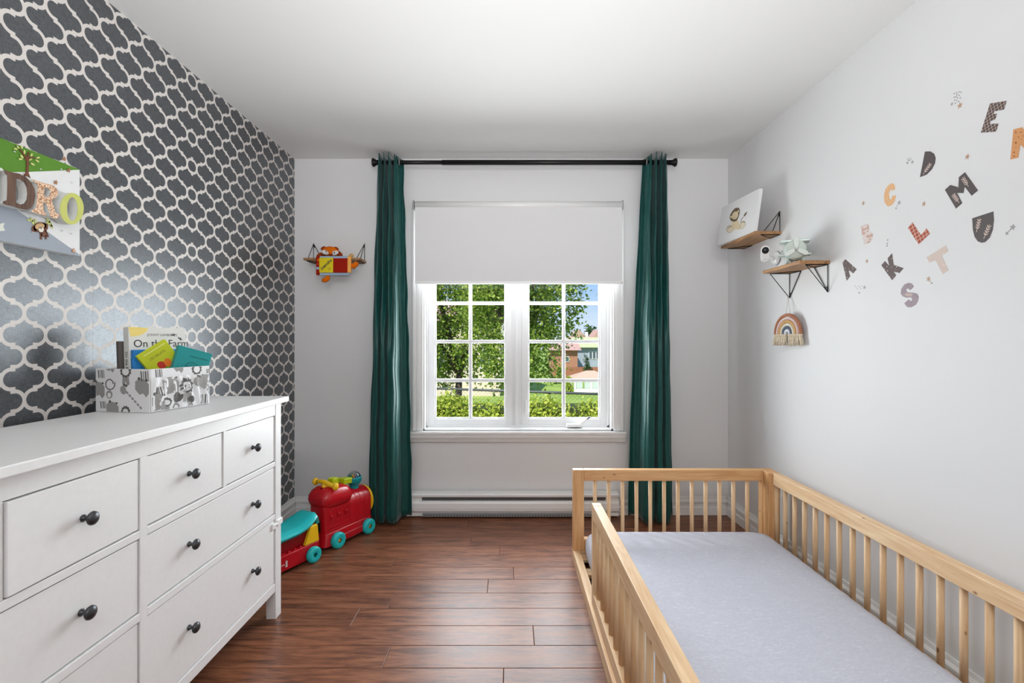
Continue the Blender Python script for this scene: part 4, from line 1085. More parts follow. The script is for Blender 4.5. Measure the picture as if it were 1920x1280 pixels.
sticker('S', Z4, [(755, 1020), (735, 990), (705, 985), (670, 1000), (642, 1040), (637, 1085), (655, 1110), (690, 1122), (728, 1118), (742, 1130), (740, 1150), (722, 1155), (710, 1138), (668, 1175), (695, 1208), (730, 1212), (770, 1190), (795, 1150), (800, 1110), (785, 1085), (750, 1075), (700, 1072), (686, 1060), (686, 1042), (705, 1038), (722, 1052)],
        M_lts, 'mauve letter S sticker with a small sprig', [((750, 1095), (662, 1094))])
sticker('T', Z7, [(563, 945), (663, 882), (677, 912), (642, 937), (678, 1015), (648, 1034), (610, 960), (577, 973)], dot_mat('sticker_dots_beige', (212, 194, 184), (230, 216, 208), 75, .2), 'beige dotted letter T sticker on the white wall')
M_st = mat('sticker_gold', (186, 150, 122), .5); M_sg = mat('sticker_grey', (160, 158, 158), .5)
def wstar(px, py, r, m, lab, rot=.3):
    p = RWp(px, py); o = MB().prism(star(-p.y, p.z, r, 5, rot), 0, .0009, MR).build('star_sticker', m)
    tag(o, lab, 'wall sticker', 'star stickers on the white wall')
wstar(1799.8, 197.7, .0105, M_st, 'tan star sticker below the dotted rain cluster', .1)
wstar(1784.9, 195, .006, M_sg, 'grey star sticker below the dotted rain cluster')
wstar(1814, 293.8, .0095, M_st, 'tan star sticker between the letters E and M')
wstar(1732.3, 382, .0095, M_st, 'tan star sticker above the red checked L')
wstar(1898.7, 425.8, .0095, M_sg, 'grey star sticker beside the solid charcoal U')
wstar(1619, 380.8, .0095, M_st, 'tan star sticker above the mottled letter B')
wstar(1686, 380, .009, M_sg, 'grey star sticker beside the letter C')
wstar(1625.6, 489.4, .009, M_st, 'tan star sticker beside the dotted letter A')
wstar(1741, 523, .010, M_st, 'tan star sticker below the beige letter T')
wstar(1621, 538.5, .009, M_sg, 'grey star sticker below the dotted letter A')
def dots(pts, lab):
    mb = MB()
    for px, py, r in pts:
        p = RWp(px, py); q = MB().prism(ell(-p.y, p.z, r, r * 1.2, 8), 0, .0008, MR); o = len(mb.v); mb.v += q.v; mb.f += [[i + o for i in f] for f in q.f]; mb.sm += q.sm
    o = mb.build('dot_sticker', M_sg); tag(o, lab, 'wall sticker', 'small dot stickers on the white wall', 'stuff')
dots([(1740 + x / 8.533, 160 + y / 8.533, .0021) for x, y in ((422, 130), (462, 118), (500, 105), (530, 110), (465, 150), (500, 158), (420, 190), (447, 184), (472, 198), (516, 200), (430, 235), (462, 240), (492, 260), (440, 285))], 'grey rain dot stickers above two stars')
dots([(1690 + x / 6.096, 270 + y / 6.096, r) for x, y, r in ((72, 178, .0018), (85, 186, .0018), (97, 186, .0018), (110, 170, .0018), (90, 162, .0018), (70, 214, .004), (127, 205, .0045))], 'grey dot stickers beside the charcoal D')
dots([(1664.5, 449.8, .003), (1663.5, 456.3, .003), (1663.1, 460.5, .003)], 'three grey dot stickers above the letter K')
dots([(1680.2, 390.3, .003), (1682, 386, .0018)], 'grey dot stickers beside the letter C')
dots([(1747.2, 530.6, .003), (1744.5, 527, .0018)], 'grey dot stickers below the beige T')
dots([(1888, 437.3, .004), (1892, 433, .0018), (1895, 430, .0018)], 'grey dot stickers beside the charcoal U')
dots([(1603 + k * 2.3, 536 + (k % 3) * 2.5, .0018) for k in range(7)] + [(1611, 548.6, .0038)], 'pale dot stickers below the dotted letter A')

# ------------------------------------------------------------------ plush fox with cloth book on the small shelf
def fp(x, y, yp): return BWp(540 + x / 10.667, 430 + y / 10.667, yp)
M_fox = mat('fox_orange_plush', (228, 112, 18), .95, spec=.1, bump=.5, bscale=400); M_fw = mat('fox_white_plush', (226, 222, 218), .95, spec=.1, bump=.5, bscale=400)
M_fb = mat('fox_rust_plush', (156, 62, 26), .95, spec=.1, bump=.5, bscale=400); M_fr = mat('red_corduroy', (158, 34, 18), .9, spec=.1, bump=.4, bscale=300)
M_fy = mat('yellow_cloth', (226, 206, 44), .9, spec=.1, bump=.3, bscale=300); M_fbl = mat('pale_blue_cloth', (160, 182, 206), .9, spec=.1, bump=.3, bscale=300)
fx = thing('plush_fox', 'orange plush fox sitting on the small shelf behind its cloth book', 'soft toy', (-1.17, 3.24, 1.7372))
hc = fp(838, 438, 3.2)
MB().ball((hc.x + .002, 3.235, 1.776), (.05, .045, .039), 16, 10).build('body', M_fox, fx)
MB().ball((hc.x, 3.205, hc.z), (.056, .033, .033), 20, 12).build('head', M_fox, fx)
for (x, y, r) in ((735, 455, .3), (925, 468, -.3)):
    p = fp(x, y, 3.17); MB().ball((0, 0, 0), (.027, .012, .0155), 14, 8, Matrix.Translation((p.x, 3.178, p.z)) @ Matrix.Rotation(r, 4, 'Y')).build('cheek', M_fw, fx)
p = fp(850, 470, 3.165); MB().ball((p.x, 3.168, p.z + .004), (.012, .014, .018), 12, 8).build('muzzle', M_fox, fx)
p = fp(852, 495, 3.15); MB().ball((p.x, 3.158, p.z), (.011, .007, .0065), 12, 8).build('nose', M_fb, fx)
for (x, y) in ((757, 437), (925, 460)):
    p = fp(x, y, 3.162); MB().ball((p.x, 3.1645, p.z), (.0038, .003, .0052), 8, 6).build('eye', M_ink, fx)
for (x, y, s) in ((705, 375, -1), (965, 385, 1)):
    p = fp(x, y, 3.2); MB().ball((0, 0, 0), (.018, .008, .011), 10, 7, Matrix.Translation((p.x, 3.20, p.z)) @ Matrix.Rotation(s * .5, 4, 'Y')).build('ear', M_fb, fx)
MB().tube([fp(1000, 470, 3.21), fp(1040, 500, 3.2), fp(1060, 530, 3.19)], [.016, .015, .012], 10).build('arm', M_fb, fx)
MB().tube([fp(740, 500, 3.21), fp(640, 505, 3.18), fp(600, 540, 3.165)], [.014, .013, .011], 10).build('arm', M_fb, fx)
MB().tube([fp(800, 560, 3.166), fp(805, 900, 3.1665), fp(795, 980, 3.164), fp(730, 1015, 3.160), fp(690, 1012, 3.160)], [.006, .010, .0165, .0165, .012], 12).build('leg', M_fox, fx)
MB().tube([fp(1150, 640, 3.166), fp(1240, 715, 3.166), fp(1310, 735, 3.162), fp(1365, 690, 3.160), fp(1385, 655, 3.160)], [.006, .014, .017, .016, .011], 12).build('leg', M_fox, fx)
p = fp(1255, 515, 3.17); MB().ball((p.x, 3.185, p.z), (.017, .012, .013), 12, 8).build('tail_tip', mat('tan_plush', (206, 168, 112), .95), fx)
cb = thing('cloth_book', 'soft cloth book with yellow and red pages hanging from the small shelf', 'book', fp(900, 920, 3.145))
def fq(name, x0, y0, x1, y1, ya, yb, m, bev=.002, par=None):
    a, b = fp(x0, y0, ya), fp(x1, y1, ya)
    return MB().box(min(a.x, b.x), max(a.x, b.x), ya, yb, min(a.z, b.z), max(a.z, b.z)).build(name, m, par or cb, bevel=bev, seg=3)
fq('back_page', 600, 530, 1225, 918, 3.147, 3.157, M_fbl, .004)
fq('spine_strip', 558, 528, 626, 910, 3.139, 3.155, M_fr, .005)
yp_ = fq('yellow_page', 622, 562, 900, 862, 3.137, 3.146, M_fy, .003); fq('red_page', 902, 575, 1190, 862, 3.137, 3.146, M_fr, .003)
fq('check_strip', 1183, 535, 1258, 862, 3.138, 3.152, grid_mat('orange_check', (232, 132, 20), (250, 214, 120), 150, 0, .22, 'X'), .004)
fq('orange_tag', 585, 590, 622, 636, 3.136, 3.1385, M_fox, .001); fq('blue_tag', 566, 750, 620, 800, 3.136, 3.1385, M_fbl, .001); fq('red_tag', 580, 670, 610, 715, 3.136, 3.1385, mat('bright_red_cloth', (200, 52, 34), .9), .001)
o_ = fp(672, 818, 3.1369)
text('Leandro', .0275, .0006, frame(o_, Vector((1, 0, .92)), Vector((-.92, 0, 1))), shear=.35, bold=.0006).build('name_lettering', mat('navy_ink', (30, 40, 60), .7), yp_)
ht_ = [(825 + 2.0 * 16 * math.sin(t) ** 3 * .9, 785 - 2.0 * (13 * math.cos(t) - 5 * math.cos(2 * t) - 2 * math.cos(3 * t) - math.cos(4 * t)) * .9) for t in [2 * math.pi * k / 24 for k in range(24)]]
MB().tube([fp(x, y, 3.1366) for x, y in ht_], .0007, 5, closed=True).build('heart_print', MATS['navy_ink'], yp_)

# ------------------------------------------------------------------ ride-on toy train
hd_ = math.radians(62)
M_red = mat('red_toy_plastic', (186, 14, 30), .24); M_tq = mat('turquoise_toy_plastic', (28, 186, 188), .3); M_yl = mat('yellow_toy_plastic', (240, 190, 24), .32)
M_lime = mat('lime_toy_plastic', (180, 200, 22), .32); M_hub = mat('gold_hub', (196, 150, 50), .4); M_tqd = mat('teal_toy_plastic', (16, 144, 152), .3); M_redrelief = mat('pink_red_relief', (206, 52, 60), .3)
WHEEL = [(.013, .014), (.02, .016), (.026, .0165), (.037, .018), (.044, .013), (.0462, .004), (.0462, -.004), (.044, -.014), (.036, -.018), (.012, -.018)]
def wheel(par, x, y, s, hub=True, r=1.0):
    Mw_ = frame((x, y, .0464 * r), (1, 0, 0), (0, 0, 1))        # local z = -y
    if s > 0: Mw_ = Mw_ @ Matrix.Rotation(math.pi, 4, 'X')
    Mw_ = Mw_ @ Matrix.Scale(r, 4)
    o = MB().lathe(WHEEL, 28, Mw_).build('wheel', M_tq, par, world=False)
    if hub: MB().lathe([(0, .011), (.006, .012), (.010, .010), (.0135, .008), (.0135, -.01), (0, -.01)], 14, Mw_).build('hub', M_hub, o, world=False)
    else: MB().lathe([(0, -.006), (.0135, -.006), (.0135, -.014)], 14, Mw_).build('hub', M_tqd, o, world=False)
en = thing('toy_locomotive', 'red ride-on toy locomotive with yellow handle and turquoise wheels', 'toy train', (-1.02, 2.925, 0), hd_)
def sk(pts_top, pts_bot, z0, z1):
    n = len(pts_top); vs = [(x, y, z0) for x, y in pts_bot] + [(x, y, z1) for x, y in pts_top]
    fs = [list(range(n))[::-1], list(range(n, 2 * n))] + [(i, (i + 1) % n, n + (i + 1) % n, n + i) for i in range(n)]
    return MB().add(vs, fs)
def rrect(x0, x1, y0, y1, r, n=5):
    P = []
    for cx, cy, a0 in ((x1 - r, y1 - r, 0), (x0 + r, y1 - r, 90), (x0 + r, y0 + r, 180), (x1 - r, y0 + r, 270)):
        for k in range(n + 1):
            a = math.radians(a0 + 90 * k / n); P.append((cx + r * math.cos(a), cy + r * math.sin(a)))
    return P
sk(rrect(-.185, .18, -.078, .078, .03), rrect(-.205, .19, -.088, .088, .03), .022, .095).build('chassis', M_red, en, world=False, bevel=.006, seg=3)
MB().box(-.12, .12, -.094, .094, .03, .062).build('running_board', M_red, en, world=False, bevel=.005, seg=3)
sk(rrect(-.188, .03, -.068, .068, .03), rrect(-.186, .03, -.073, .073, .03), .09, .245).build('cab', M_red, en, world=False, bevel=.004, seg=3)
rf = []
for (z, g) in ((.232, -.012), (.245, -.003), (.268, .004), (.295, .002), (.315, -.008), (.328, -.024), (.332, -.045)):
    rf.append([(x, y, z + .012 * math.sin((x + .19) / .21 * math.pi) * (z > .3) - (x + .06) * .03) for x, y in rrect(-.196 - g, .02 + g, -.082 - g, .082 + g, .045, 6)])
n = len(rf[0]); vs = [p for L in rf for p in L]; fs = [list(range(n))[::-1], list(range((len(rf) - 1) * n, len(rf) * n))]
for i in range(len(rf) - 1): fs += [(i * n + k, i * n + (k + 1) % n, (i + 1) * n + (k + 1) % n, (i + 1) * n + k) for k in range(n)]
MB().add(vs, fs, True).build('cab_roof', M_red, en, world=False)
def arch(w, zb_, zc, n=14): return [(-w, zb_), (w, zb_)] + [(w * math.cos(a), zc + w * math.sin(a)) for a in [math.pi * k / n for k in range(n + 1)]]
Mx_ = frame((0, 0, 0), (0, 1, 0), (0, 0, 1))                     # local x=y, y=z, z=x
MB().prism(arch(.074, .085, .205), .0, .168, Mx_, True).build('boiler', M_red, en, world=False, bevel=.008, seg=3)
for x in (.045, .08, .115): MB().prism(arch(.0765, .09, .205), x, x + .026, Mx_, True).build('boiler_band', M_red, en, world=False, bevel=.003, seg=3)
MB().prism(ell(0, .185, .082, .09, 28), .168, .182, Mx_).build('smokebox_front', M_yl, en, world=False, bevel=.003, seg=3)
MB().lathe([(0, 0), (.016, 0), (.016, .012), (0, .016)], 14, frame((.18, 0, .105), (0, 1, 0), (0, 0, 1))).build('front_lamp', M_yl, en, world=False)
FN = [(.0, .268), (.03, .268), (.028, .285), (.029, .297), (.037, .306), (.045, .316), (.047, .337), (.047, .346), (.043, .349), (.041, .34), (0, .336)]
fnl = MB().lathe(FN, 24, Matrix.Translation((.095, 0, 0))).build('funnel', M_tqd, en, world=False)
for k, c in enumerate(((220, 60, 40), (240, 200, 40), (60, 160, 70), (240, 130, 30), (50, 110, 190))):
    a = k * 1.257; MB().ball((.095 + .016 * math.cos(a), .016 * math.sin(a), .346), .009, 10, 7).build('bead', mat('bead_%s' % 'abcde'[k], c, .3), fnl, world=False)
b = NT('clear_dome'); b.t.nodes.remove(b.p)
trn = b.n('ShaderNodeBsdfTransparent'); gls = b.n('ShaderNodeBsdfGlossy'); gls.inputs['Roughness'].default_value = .08; mxs = b.n('ShaderNodeMixShader'); fre = b.n('ShaderNodeLayerWeight'); fre.inputs[0].default_value = .35
trn.inputs[0].default_value = (.82, .84, .84, 1)
b.t.links.new(fre.outputs['Facing'], mxs.inputs[0]); b.t.links.new(trn.outputs[0], mxs.inputs[1]); b.t.links.new(gls.outputs[0], mxs.inputs[2]); b.t.links.new(mxs.outputs[0], b.o.inputs[0])
MB().lathe([(.0405 * math.cos(a), .343 + .038 * math.sin(a)) for a in [math.pi / 2 * k / 8 for k in range(9)]], 24, Matrix.Translation((.095, 0, 0))).build('clear_dome', b.m, fnl, world=False)
MB().tube([(-.125, -.078, .352), (-.128, -.045, .357), (-.13, 0, .368), (-.128, .045, .366), (-.125, .078, .36)], [.012, .0125, .014, .0125, .012], 12).build('handlebar', M_yl, en, world=False)
for y in (-.083, .083): MB().ball((-.125, y, .352 if y < 0 else .36), (.02, .016, .022), 14, 9).build('grip', M_yl, en, world=False)
MB().tube([(-.13, 0, .325), (-.13, 0, .364)], [.022, .013], 14).build('handle_stem', M_yl, en, world=False)
MB().box(-.085, -.04, -.018, .03, .325, .378).build('control_lever', M_lime, en, world=False, bevel=.007, seg=3)
MB().box(-.045, .02, -.03, .03, .322, .358, Matrix.Rotation(.1, 4, 'Y')).build('control_block', M_lime, en, world=False, bevel=.007, seg=3)
MB().box(-.192, -.186, -.032, -.004, .1, .165).build('rear_slot', mat('black_slot', (16, 16, 16), .8), en, world=False, bevel=.002)
for s in (-1, 1):
    for x in (-.12, .12): wheel(en, x, s * .099, s)
for i, x in enumerate((-.14, -.085, -.03)):
    yy = -.0728
    pts = [(x - .018, yy, .165), (x - .018, yy, .205)] + [(x + .018 * math.cos(a), yy + .001, .205 + .018 * math.sin(a)) for a in [math.pi - math.pi * k / 8 for k in range(1, 8)]] + [(x + .018, yy, .205), (x + .018, yy, .165)]
    MB().tube(pts, .0016, 5, closed=True).build('window_relief', M_red, en, world=False)
    MB().ball((x, yy, .182), (.009, .003, .012), 10, 6).build('figure_relief', M_red, en, world=False)
for z in (.105, .125, .15): MB().tube([(-.16, -.0735, z), (.0, -.0735, z)], .0013, 5).build('panel_relief', M_red, en, world=False)
for z in (.0655, .0285): MB().tube([(-.075, -.0945, z), (.075, -.0945, z)], .0013, 5).build('edge_relief', M_redrelief, en, world=False)

wg = thing('toy_wagon', 'red toy wagon with a turquoise seat coupled behind the locomotive', 'toy train', (-1.198, 2.545, 0), hd_)
sk(rrect(-.25, .17, -.085, .085, .02), rrect(-.245, .168, -.085, .085, .02), .018, .098).build('wagon_body', M_red, wg, world=False, bevel=.004, seg=3)
MB().box(-.22, .13, -.06, .06, .096, .165).build('seat_well', mat('dark_red_plastic', (140, 10, 22), .3), wg, world=False, bevel=.006, seg=3)
for k in range(7): MB().lathe([(0, .008), (.006, .008), (.007, .006), (.007, 0)], 10, Matrix.Translation((-.13 + .036 * k, -.073, .098))).build('stud', M_red, wg, world=False)
MB().tube([(-.16, -.0845, .094), (.09, -.0845, .094)], .0016, 5).build('edge_relief', M_redrelief, wg, world=False)
for (x, w2, h2) in ((-.09, .006, .016), (-.07, .002, .004), (-.06, .002, .004), (-.045, .005, .016)):
    MB().box(x - w2, x + w2, -.0872, -.085, .052 - h2, .052 + h2).build('scuffed_print', mat('white_sticker', (222, 200, 200), .6), wg, world=False, bevel=.0005)
# moulded seat: dished top with a raised front lip
st = []; NX, NY = 22, 12
vs = []; fs = []
for i in range(NX + 1):
    for j in range(NY + 1):
        u, v = i / NX, j / NY * 2 - 1
        x = -.25 + .43 * u; hw = .098 * (1 - .35 * max(0, (u - .75) / .25) ** 2)
        z = .200 + .008 * u + .05 * max(0, (u - .62) / .38) ** 1.5 * (1 if u < .93 else 1 - ((u - .93) / .07) ** 2 * .7) - .02 * max(0, abs(v) - .72) / .28 + .008 * (1 - (1 - abs(v)) ** 2) * 0
        if i == 0 or i == NX: z -= .02
        vs.append((x, v * hw, z))
for i in range(NX):
    for j in range(NY):
        a = i * (NY + 1) + j; fs.append((a, a + NY + 1, a + NY + 2, a + 1))
se = MB().add(vs, fs, True).build('seat', M_tq, wg, world=False)
so = se.modifiers.new('t', 'SOLIDIFY'); so.thickness = .022; so.offset = -1
bv = se.modifiers.new('b', 'BEVEL'); bv.width = .005; bv.segments = 2; bv.limit_method = 'ANGLE'
for x in (.12, -.19):
    for y in (-.074, .074):
        MB().add([(x - .05, y - .012, .098), (x + .04, y - .012, .098), (x + .04, y + .012, .098), (x - .05, y + .012, .098), (x - .015, y - .01, .19), (x + .032, y - .01, .19), (x + .032, y + .01, .19), (x - .015, y + .01, .19)],
                 [(0, 3, 2, 1), (4, 5, 6, 7), (0, 1, 5, 4), (1, 2, 6, 5), (2, 3, 7, 6), (3, 0, 4, 7)]).build('seat_support', M_yl, wg, world=False, bevel=.005, seg=3)
for s in (-1, 1):
    for x in (-.19, .11): wheel(wg, x, s * .102, s, False, .92)
MB().box(.168, .212, -.02, .02, .055, .068).box(.197, .211, -.012, .012, .068, .082).build('coupling', M_lime, wg, world=False, bevel=.003)
MB().tube([(.17, .05, .16), (.19, .06, .185), (.2, .06, .165), (.185, .055, .14)], .006, 8).build('tow_loop', M_yl, wg, world=False)

# ------------------------------------------------------------------ garden and houses outside
def OUT(px, py, D): return Vector(((px - CX) * D / F, D, H - (py - CY) * D / F))
GZ = -3.6
def lawn_mat():
    b = NT('lawn'); f = b.noise(b.coord('Object', (1, 1, 1)), .35, 5, .6); g = b.noise(b.coord('Object', (1, 1, 1)), 9, 3)
    b.set(Base_Color=b.ramp(b.math('ADD', b.math('MULTIPLY', f, .7), b.math('MULTIPLY', g, .3)), [(.35, s2l((108, 138, 44))), (.65, s2l((156, 176, 74)))]), Roughness=.9); return b.m
ter = MB(); pr = [(3.6, -1.3), (11, -1.3), (20, GZ), (70, GZ), (260, GZ)]
vs = []; fs = []
for i, (y, z) in enumerate(pr):
    for x in (-120, 120): vs.append((x, y, z))
for i in range(len(pr) - 1): fs.append((i * 2, i * 2 + 1, i * 2 + 3, i * 2 + 2))
struct(ter.add(vs, fs).build('ground', lawn_mat()))
def leaf_mat(nm, dark, mid, light, trans=.35):
    b = NT(nm); g = b.n('ShaderNodeNewGeometry')
    col = b.ramp(g.outputs['Random Per Island'], [(0, s2l(dark)), (.5, s2l(mid)), (1, s2l(light))])
    b.set(Base_Color=col, Roughness=.5); b.p.inputs['Specular IOR Level'].default_value = .3
    tl = b.n('ShaderNodeBsdfTranslucent'); b.put(tl.inputs[0], col); ms = b.n('ShaderNodeMixShader'); ms.inputs[0].default_value = trans
    b.t.links.new(b.p.outputs[0], ms.inputs[1]); b.t.links.new(tl.outputs[0], ms.inputs[2]); b.t.links.new(ms.outputs[0], b.o.inputs[0]); return b.m
M_leaf = leaf_mat('maple_leaf', (74, 106, 28), (124, 152, 50), (186, 198, 92)); M_hedge = leaf_mat('hedge_leaf', (112, 136, 34), (164, 180, 58), (216, 216, 104)); M_ever = leaf_mat('evergreen_leaf', (34, 62, 30), (54, 88, 40), (84, 116, 56))
M_bark = mat('bark', (74, 62, 54), .9, var=.3, vscale=30, bump=.5, bscale=60)
def leaves(rnd, centers, n, spread, size):
    vs = []; fs = []
    for (c, s) in centers:
        c = Vector(c)
        for _ in range(n):
            d = Vector((rnd.gauss(0, 1), rnd.gauss(0, 1), rnd.gauss(0, 1))) * spread * s
            p = c + d
            nr = Vector((rnd.gauss(0, 1), rnd.gauss(-.4, 1), rnd.gauss(.9, 1))).normalized()
            a = nr.orthogonal().normalized(); a = Matrix.Rotation(rnd.uniform(0, 6.28), 3, nr) @ a; b_ = nr.cross(a)
            L = size * rnd.uniform(.6, 1.25); W = L * .62
            o = len(vs); vs += [p - a * L / 2, p + b_ * W / 2 - nr * L * .06, p + a * L / 2, p - b_ * W / 2 - nr * L * .06]; fs += [(o, o + 1, o + 2), (o, o + 2, o + 3)]
    return MB().add(vs, fs)
def tree(label, base, crown, radii, seed, nclus, nleaf, size, limbs, keep=None):
    rnd = random.Random(seed)
    t = thing('maple_tree', label, 'tree', base, group='trees beyond the hedge'); base = Vector(base); crown = Vector(crown)
    tips = []
    tr0 = MB().tube([base + Vector((0, 0, -.1)), base + Vector((.05, 0, 1.2)), Vector((base.x + .1, base.y, crown.z - radii[2] * .85))], [.2, .15, .12], 9)
    tr0.build('trunk', M_bark, t)
    top = Vector((base.x + .1, base.y, crown.z - radii[2] * .9))
    for k in range(limbs):
        a = 2 * math.pi * k / limbs + rnd.uniform(-.3, .3)
        e = crown + Vector((radii[0] * .75 * math.cos(a), radii[1] * .7 * math.sin(a), radii[2] * rnd.uniform(-.1, .8)))
        mid = top.lerp(e, .5) + Vector((0, 0, .3)); MB().tube([top, mid, e], [.085, .05, .015], 7).build('limb', M_bark, t)
        for q in range(3):
            s_ = top.lerp(e, .35 + .2 * q); e2 = s_ + Vector((rnd.uniform(-1, 1), rnd.uniform(-1, 1), rnd.uniform(.2, 1.0)))
            MB().tube([s_, e2], [.03, .008], 5).build('branch', M_bark, t)
    cl = []
    while len(cl) < nclus:
        v = Vector((rnd.uniform(-1, 1), rnd.uniform(-1, 1), rnd.uniform(-1, 1)))
        if not .25 < v.length < 1: continue
        p = crown + Vector((v.x * radii[0], v.y * radii[1], v.z * radii[2]))
        if keep and not keep(p): continue
        cl.append((p, rnd.uniform(.7, 1.3)))
    o = leaves(rnd, cl, nleaf, .21, size).build('foliage', M_leaf, t); o['kind'] = 'stuff'
pA = OUT(856, 700, 18.6); pB = OUT(985, 700, 14.5)
tree('broad green maple tree with several stems behind the hedge', (pA.x, 18.6, -3.24), (-2.5, 18.6, 3.0), (3.1, 1.9, 3.5), 3, 480, 75, .125, 7)
tree('sunlit yellow-green maple tree in front of the houses', (pB.x - .25, 14.6, -2.1), (.25, 14.4, 2.9), (1.85, 1.5, 3.3), 5, 340, 75, .115, 6)

# hedge
rnd = random.Random(11)
hg = thing('hedge', 'bright yellow-green leafy hedge just outside the window', 'hedge', (0, 7.2, -1.3))
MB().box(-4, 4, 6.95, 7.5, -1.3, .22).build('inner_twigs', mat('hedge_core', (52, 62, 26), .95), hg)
cl = []
for _ in range(900):
    x = rnd.uniform(-3, 3); top = .27 - .02 * x + .06 * math.sin(x * 5) + .04 * math.sin(x * 13)
    z = top - abs(rnd.gauss(0, .25)); y = rnd.uniform(6.85, 7.4) if z > top - .12 else rnd.uniform(6.82, 6.98)
    cl.append(((x, y, z), rnd.uniform(.6, 1.2)))
o = leaves(rnd, cl, 22, .062, .062).build('foliage', M_hedge, hg); o['kind'] = 'stuff'

# chain-link fence behind the hedge
fa, fb = OUT(700, 724, 9.8), OUT(1240, 742, 8.05); fb.z = fa.z
fe = thing('chain_link_fence', 'grey chain-link fence with top rail behind the hedge', 'fence', (fa.x, fa.y, -1.3))
M_fen = mat('fence_grey', (96, 98, 98), .5, metal=.4)
MB().tube([fa, fb], .022, 8).build('top_rail', M_fen, fe)
for px in (790, 1030):
    k = (px - 700) / 540; dd = 1 / (1 / fa.y + k * (1 / fb.y - 1 / fa.y)); q = OUT(px, 730, dd)
    MB().tube([(q.x, q.y + .03, -1.3), (q.x, q.y + .03, fa.z)], .024, 8).build('post', M_fen, fe)
mb = MB(); du = (fb - fa); Lf = du.length; du.normalize(); nw = int(Lf / .075)
for k in range(nw):
    for s in (-1, 1):
        p = fa + du * (k * .075); q = p + du * (s * .75) + Vector((0, 0, -.75))
        mb.add([p, p + Vector((.004, 0, 0)), q + Vector((.004, 0, 0)), q], [(0, 1, 2, 3)])
o = mb.build('wire_mesh', M_fen, fe); o['kind'] = 'stuff'

# houses
def gable(par, x0, x1, y0, y1, zw, zr, m, ridge='y', over=.25):
    if ridge == 'y':
        P = [(x0 - over, zw - .1), (x1 + over, zw - .1), ((x0 + x1) / 2, zr)]
        return MB().prism(P, 0, y1 - y0 + 2 * over, frame((0, y1 + over, 0), (1, 0, 0), (0, 0, 1))).build('roof', m, par)
    P = [(y0 - over, zw - .1), (y1 + over, zw - .1), ((y0 + y1) / 2, zr)]
    return MB().prism(P, 0, x1 - x0 + 2 * over, frame((x0 - over, 0, 0), (0, 1, 0), (0, 0, 1))).build('roof', m, par)
M_pane = mat('far_pane', (84, 96, 110), .12, spec=.7)
def hwin(par, x0, x1, z0, z1, y):
    f = MB().box(x0, x1, y - .08, y, z0, z1).build('window', M_white_pl, par)
    n = max(1, round((x1 - x0) / .6)); w_ = (x1 - x0) / n
    for k in range(n): MB().box(x0 + w_ * k + .06, x0 + w_ * (k + 1) - .06, y - .1, y - .07, z0 + .08, z1 - .08).build('pane', M_pane, f)
M_rf = mat('pink_shingles', (186, 150, 138), .9, var=.1, vscale=3); M_brk = mat('brown_brick', (168, 118, 96), .9, var=.12, vscale=4); M_sid = mat('grey_siding', (158, 168, 182), .8, var=.05, vscale=2); M_grf = mat('green_shingles', (178, 186, 140), .9, var=.08, vscale=2); M_beg = mat('beige_stucco', (222, 204, 184), .9, var=.06, vscale=2)
def X(px, D): return (px - CX) * D / F
def Zp(py, D): return H - (py - CY) * D / F
# twin-gabled pink-roofed house at the back
D = 105
h = thing('house', 'far house with two pink shingled gables', 'house', (X(1095, D), D, GZ), group='houses beyond the lawn')
MB().box(X(1060, D), X(1150, D), D, D + 8, GZ, Zp(641, D)).build('wall', M_beg, h)
for (a, b_, ap_y) in ((1066, 1106, 618), (1106, 1140, 617)): gable(h, X(a, D), X(b_, D), D - .2, D + 7, Zp(641, D), Zp(ap_y, D), M_rf)
MB().box(X(1099, D), X(1104, D), D + 1, D + 2, Zp(640, D), Zp(622, D)).build('chimney', M_white_pl, h)
# grey siding house with pale green roof
D = 76
h = thing('house', 'grey-blue siding house with a pale green roof', 'house', (X(1108, D), D, GZ), group='houses beyond the lawn')
MB().box(X(1083, D), X(1165, D), D, D + 8, GZ, Zp(650, D)).build('wall', M_sid, h)
gable(h, X(1078, D), X(1168, D), D - .4, D + 5, Zp(650, D), Zp(632, D), M_grf, 'x')
hwin(h, X(1104, D), X(1124, D), Zp(673, D), Zp(658, D), D)
# brown brick house
D = 68
h = thing('house', 'brown brick house beside the maple tree', 'house', (X(1064, D), D, GZ), group='houses beyond the lawn')
MB().box(X(1035, D), X(1083, D), D, D + 7, GZ, Zp(655, D)).build('wall', M_brk, h)
gable(h, X(1030, D), X(1086, D), D - .4, D + 7, Zp(655, D), Zp(640, D), M_rf, 'x')
hwin(h, X(1059, D), X(1067, D), Zp(678, D), Zp(668, D), D)
# beige house behind the trees
D = 42
h = thing('house', 'beige stucco house with pinkish roof behind the broad maple tree', 'house', (X(870, D), D, GZ), group='houses beyond the lawn')
MB().box(X(790, D), X(938, D), D, D + 9, GZ, Zp(600, D)).build('wall', M_beg, h)
gable(h, X(780, D), X(948, D), D - .4, D + 9, Zp(600, D), Zp(555, D), M_rf, 'x')
for a in (815, 855, 900): hwin(h, X(a, D), X(a + 18, D), Zp(690, D), Zp(655, D), D)
# board fence
D = 58
f_ = thing('board_fence', 'tall brown board fence below the brick house', 'fence', (X(1065, D), D, GZ))
M_bf = mat('brown_boards', (158, 104, 78), .9, var=.12, vscale=3)
for k in range(40):
    x = X(1038, D) + k * .15
    MB().box(x, x + .142, D, D + .03, GZ, Zp(688, D) + .02 * (k % 2)).build('board', M_bf, f_)
MB().box(X(1038, D), X(1038, D) + 6, D + .03, D + .08, Zp(694, D), Zp(692, D)).build('rail', M_bf, f_)
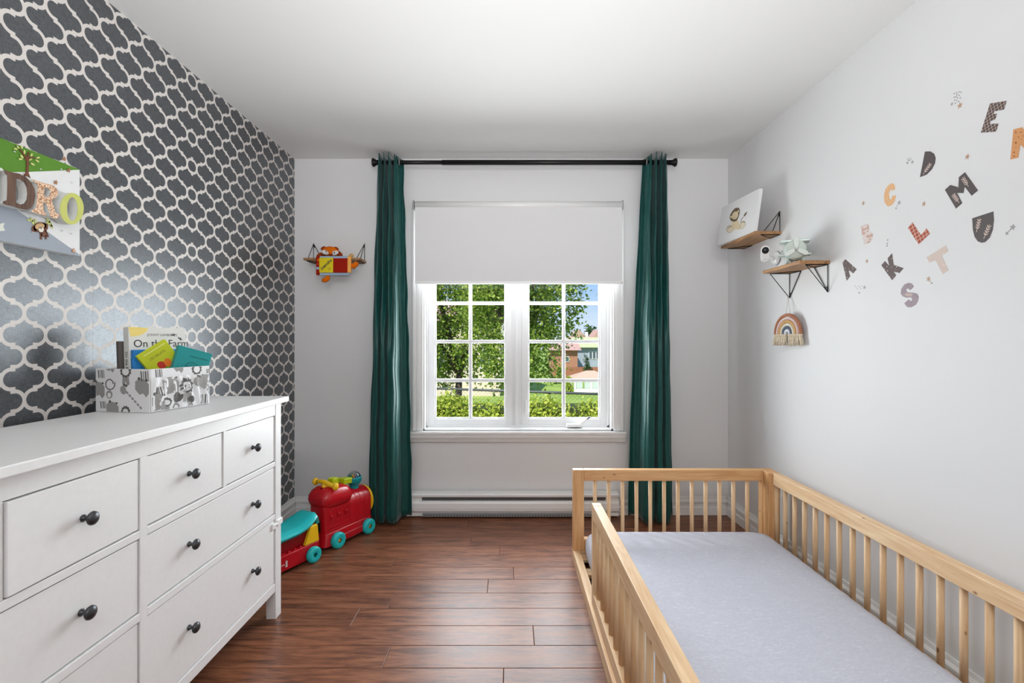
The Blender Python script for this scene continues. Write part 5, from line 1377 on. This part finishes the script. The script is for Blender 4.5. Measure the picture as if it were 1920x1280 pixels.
# gazebo with tan hipped roof
D = 45
g_ = thing('gazebo', 'white glazed gazebo with tan hipped roof on the lawn', 'gazebo', (X(1104, D), D, GZ))
gx0, gx1, gz = X(1078, D), X(1140, D), Zp(709, D); gy0, gy1 = D, D + 2.6
for (x, y) in ((gx0, gy0), (gx1, gy0), (gx0, gy1), (gx1, gy1), ((gx0 + gx1) / 2, gy0)): MB().box(x - .08, x + .08, y - .08, y + .08, GZ, gz).build('post', M_white_pl, g_)
ax_, ay_, az_ = X(1103, D), (gy0 + gy1) / 2, Zp(696, D)
MB().add([(gx0 - .3, gy0 - .3, gz), (gx1 + .3, gy0 - .3, gz), (gx1 + .3, gy1 + .3, gz), (gx0 - .3, gy1 + .3, gz), (ax_, ay_, az_), (ax_ + .8, ay_, az_)], [(0, 1, 5, 4), (1, 2, 5), (2, 3, 4, 5), (3, 0, 4), (3, 2, 1, 0)]).build('roof', mat('tan_roof', (196, 166, 144), .9), g_)
MB().box(gx0, gx1, gy0 - .03, gy0 + .03, GZ, GZ + .35).build('parapet', M_white_pl, g_)
for k in range(4):
    xa = gx0 + (gx1 - gx0) * k / 4
    MB().box(xa + .12, xa + (gx1 - gx0) / 4 - .05, gy0 - .01, gy0 + .01, GZ + .38, gz - .1).build('screen', mat('pale_curtain', (196, 208, 206), .8), g_)
# shrubs
def shrub(label, px, D, py0, py1, wpx, m, seed):
    rnd = random.Random(seed); z1, z0 = Zp(py0, D), Zp(py1, D); x = X(px, D); r = wpx * D / F / 2
    t = thing('shrub', label, 'shrub', (x, D, z0), group='shrubs by the houses')
    MB().tube([(x, D, z0 - .02), (x, D, z1 - .2)], [.08, .02], 6).build('stem', M_bark, t)
    cl = []
    for _ in range(40):
        f = rnd.random(); cl.append(((x + rnd.uniform(-r, r) * (1 - f * .7), D + rnd.uniform(-r, r) * .6, z0 + .1 + (z1 - z0 - .1) * f), 1))
    o = leaves(rnd, cl, 20, r * .22, r * .4).build('foliage', m, t); o['kind'] = 'stuff'
shrub('dark evergreen shrub in front of the grey siding house', 1100, 57, 664, 716, 14, M_ever, 1)
shrub('low light green bush beside the gazebo', 1066, 43.4, 708, 738, 16, M_hedge, 2)
shrub('dark treetop between the pink gables', 1106, 119, 613, 680, 30, M_ever, 3)
shrub('light green bush beside the board fence', 1050, 54, 690, 718, 18, M_leaf, 4)
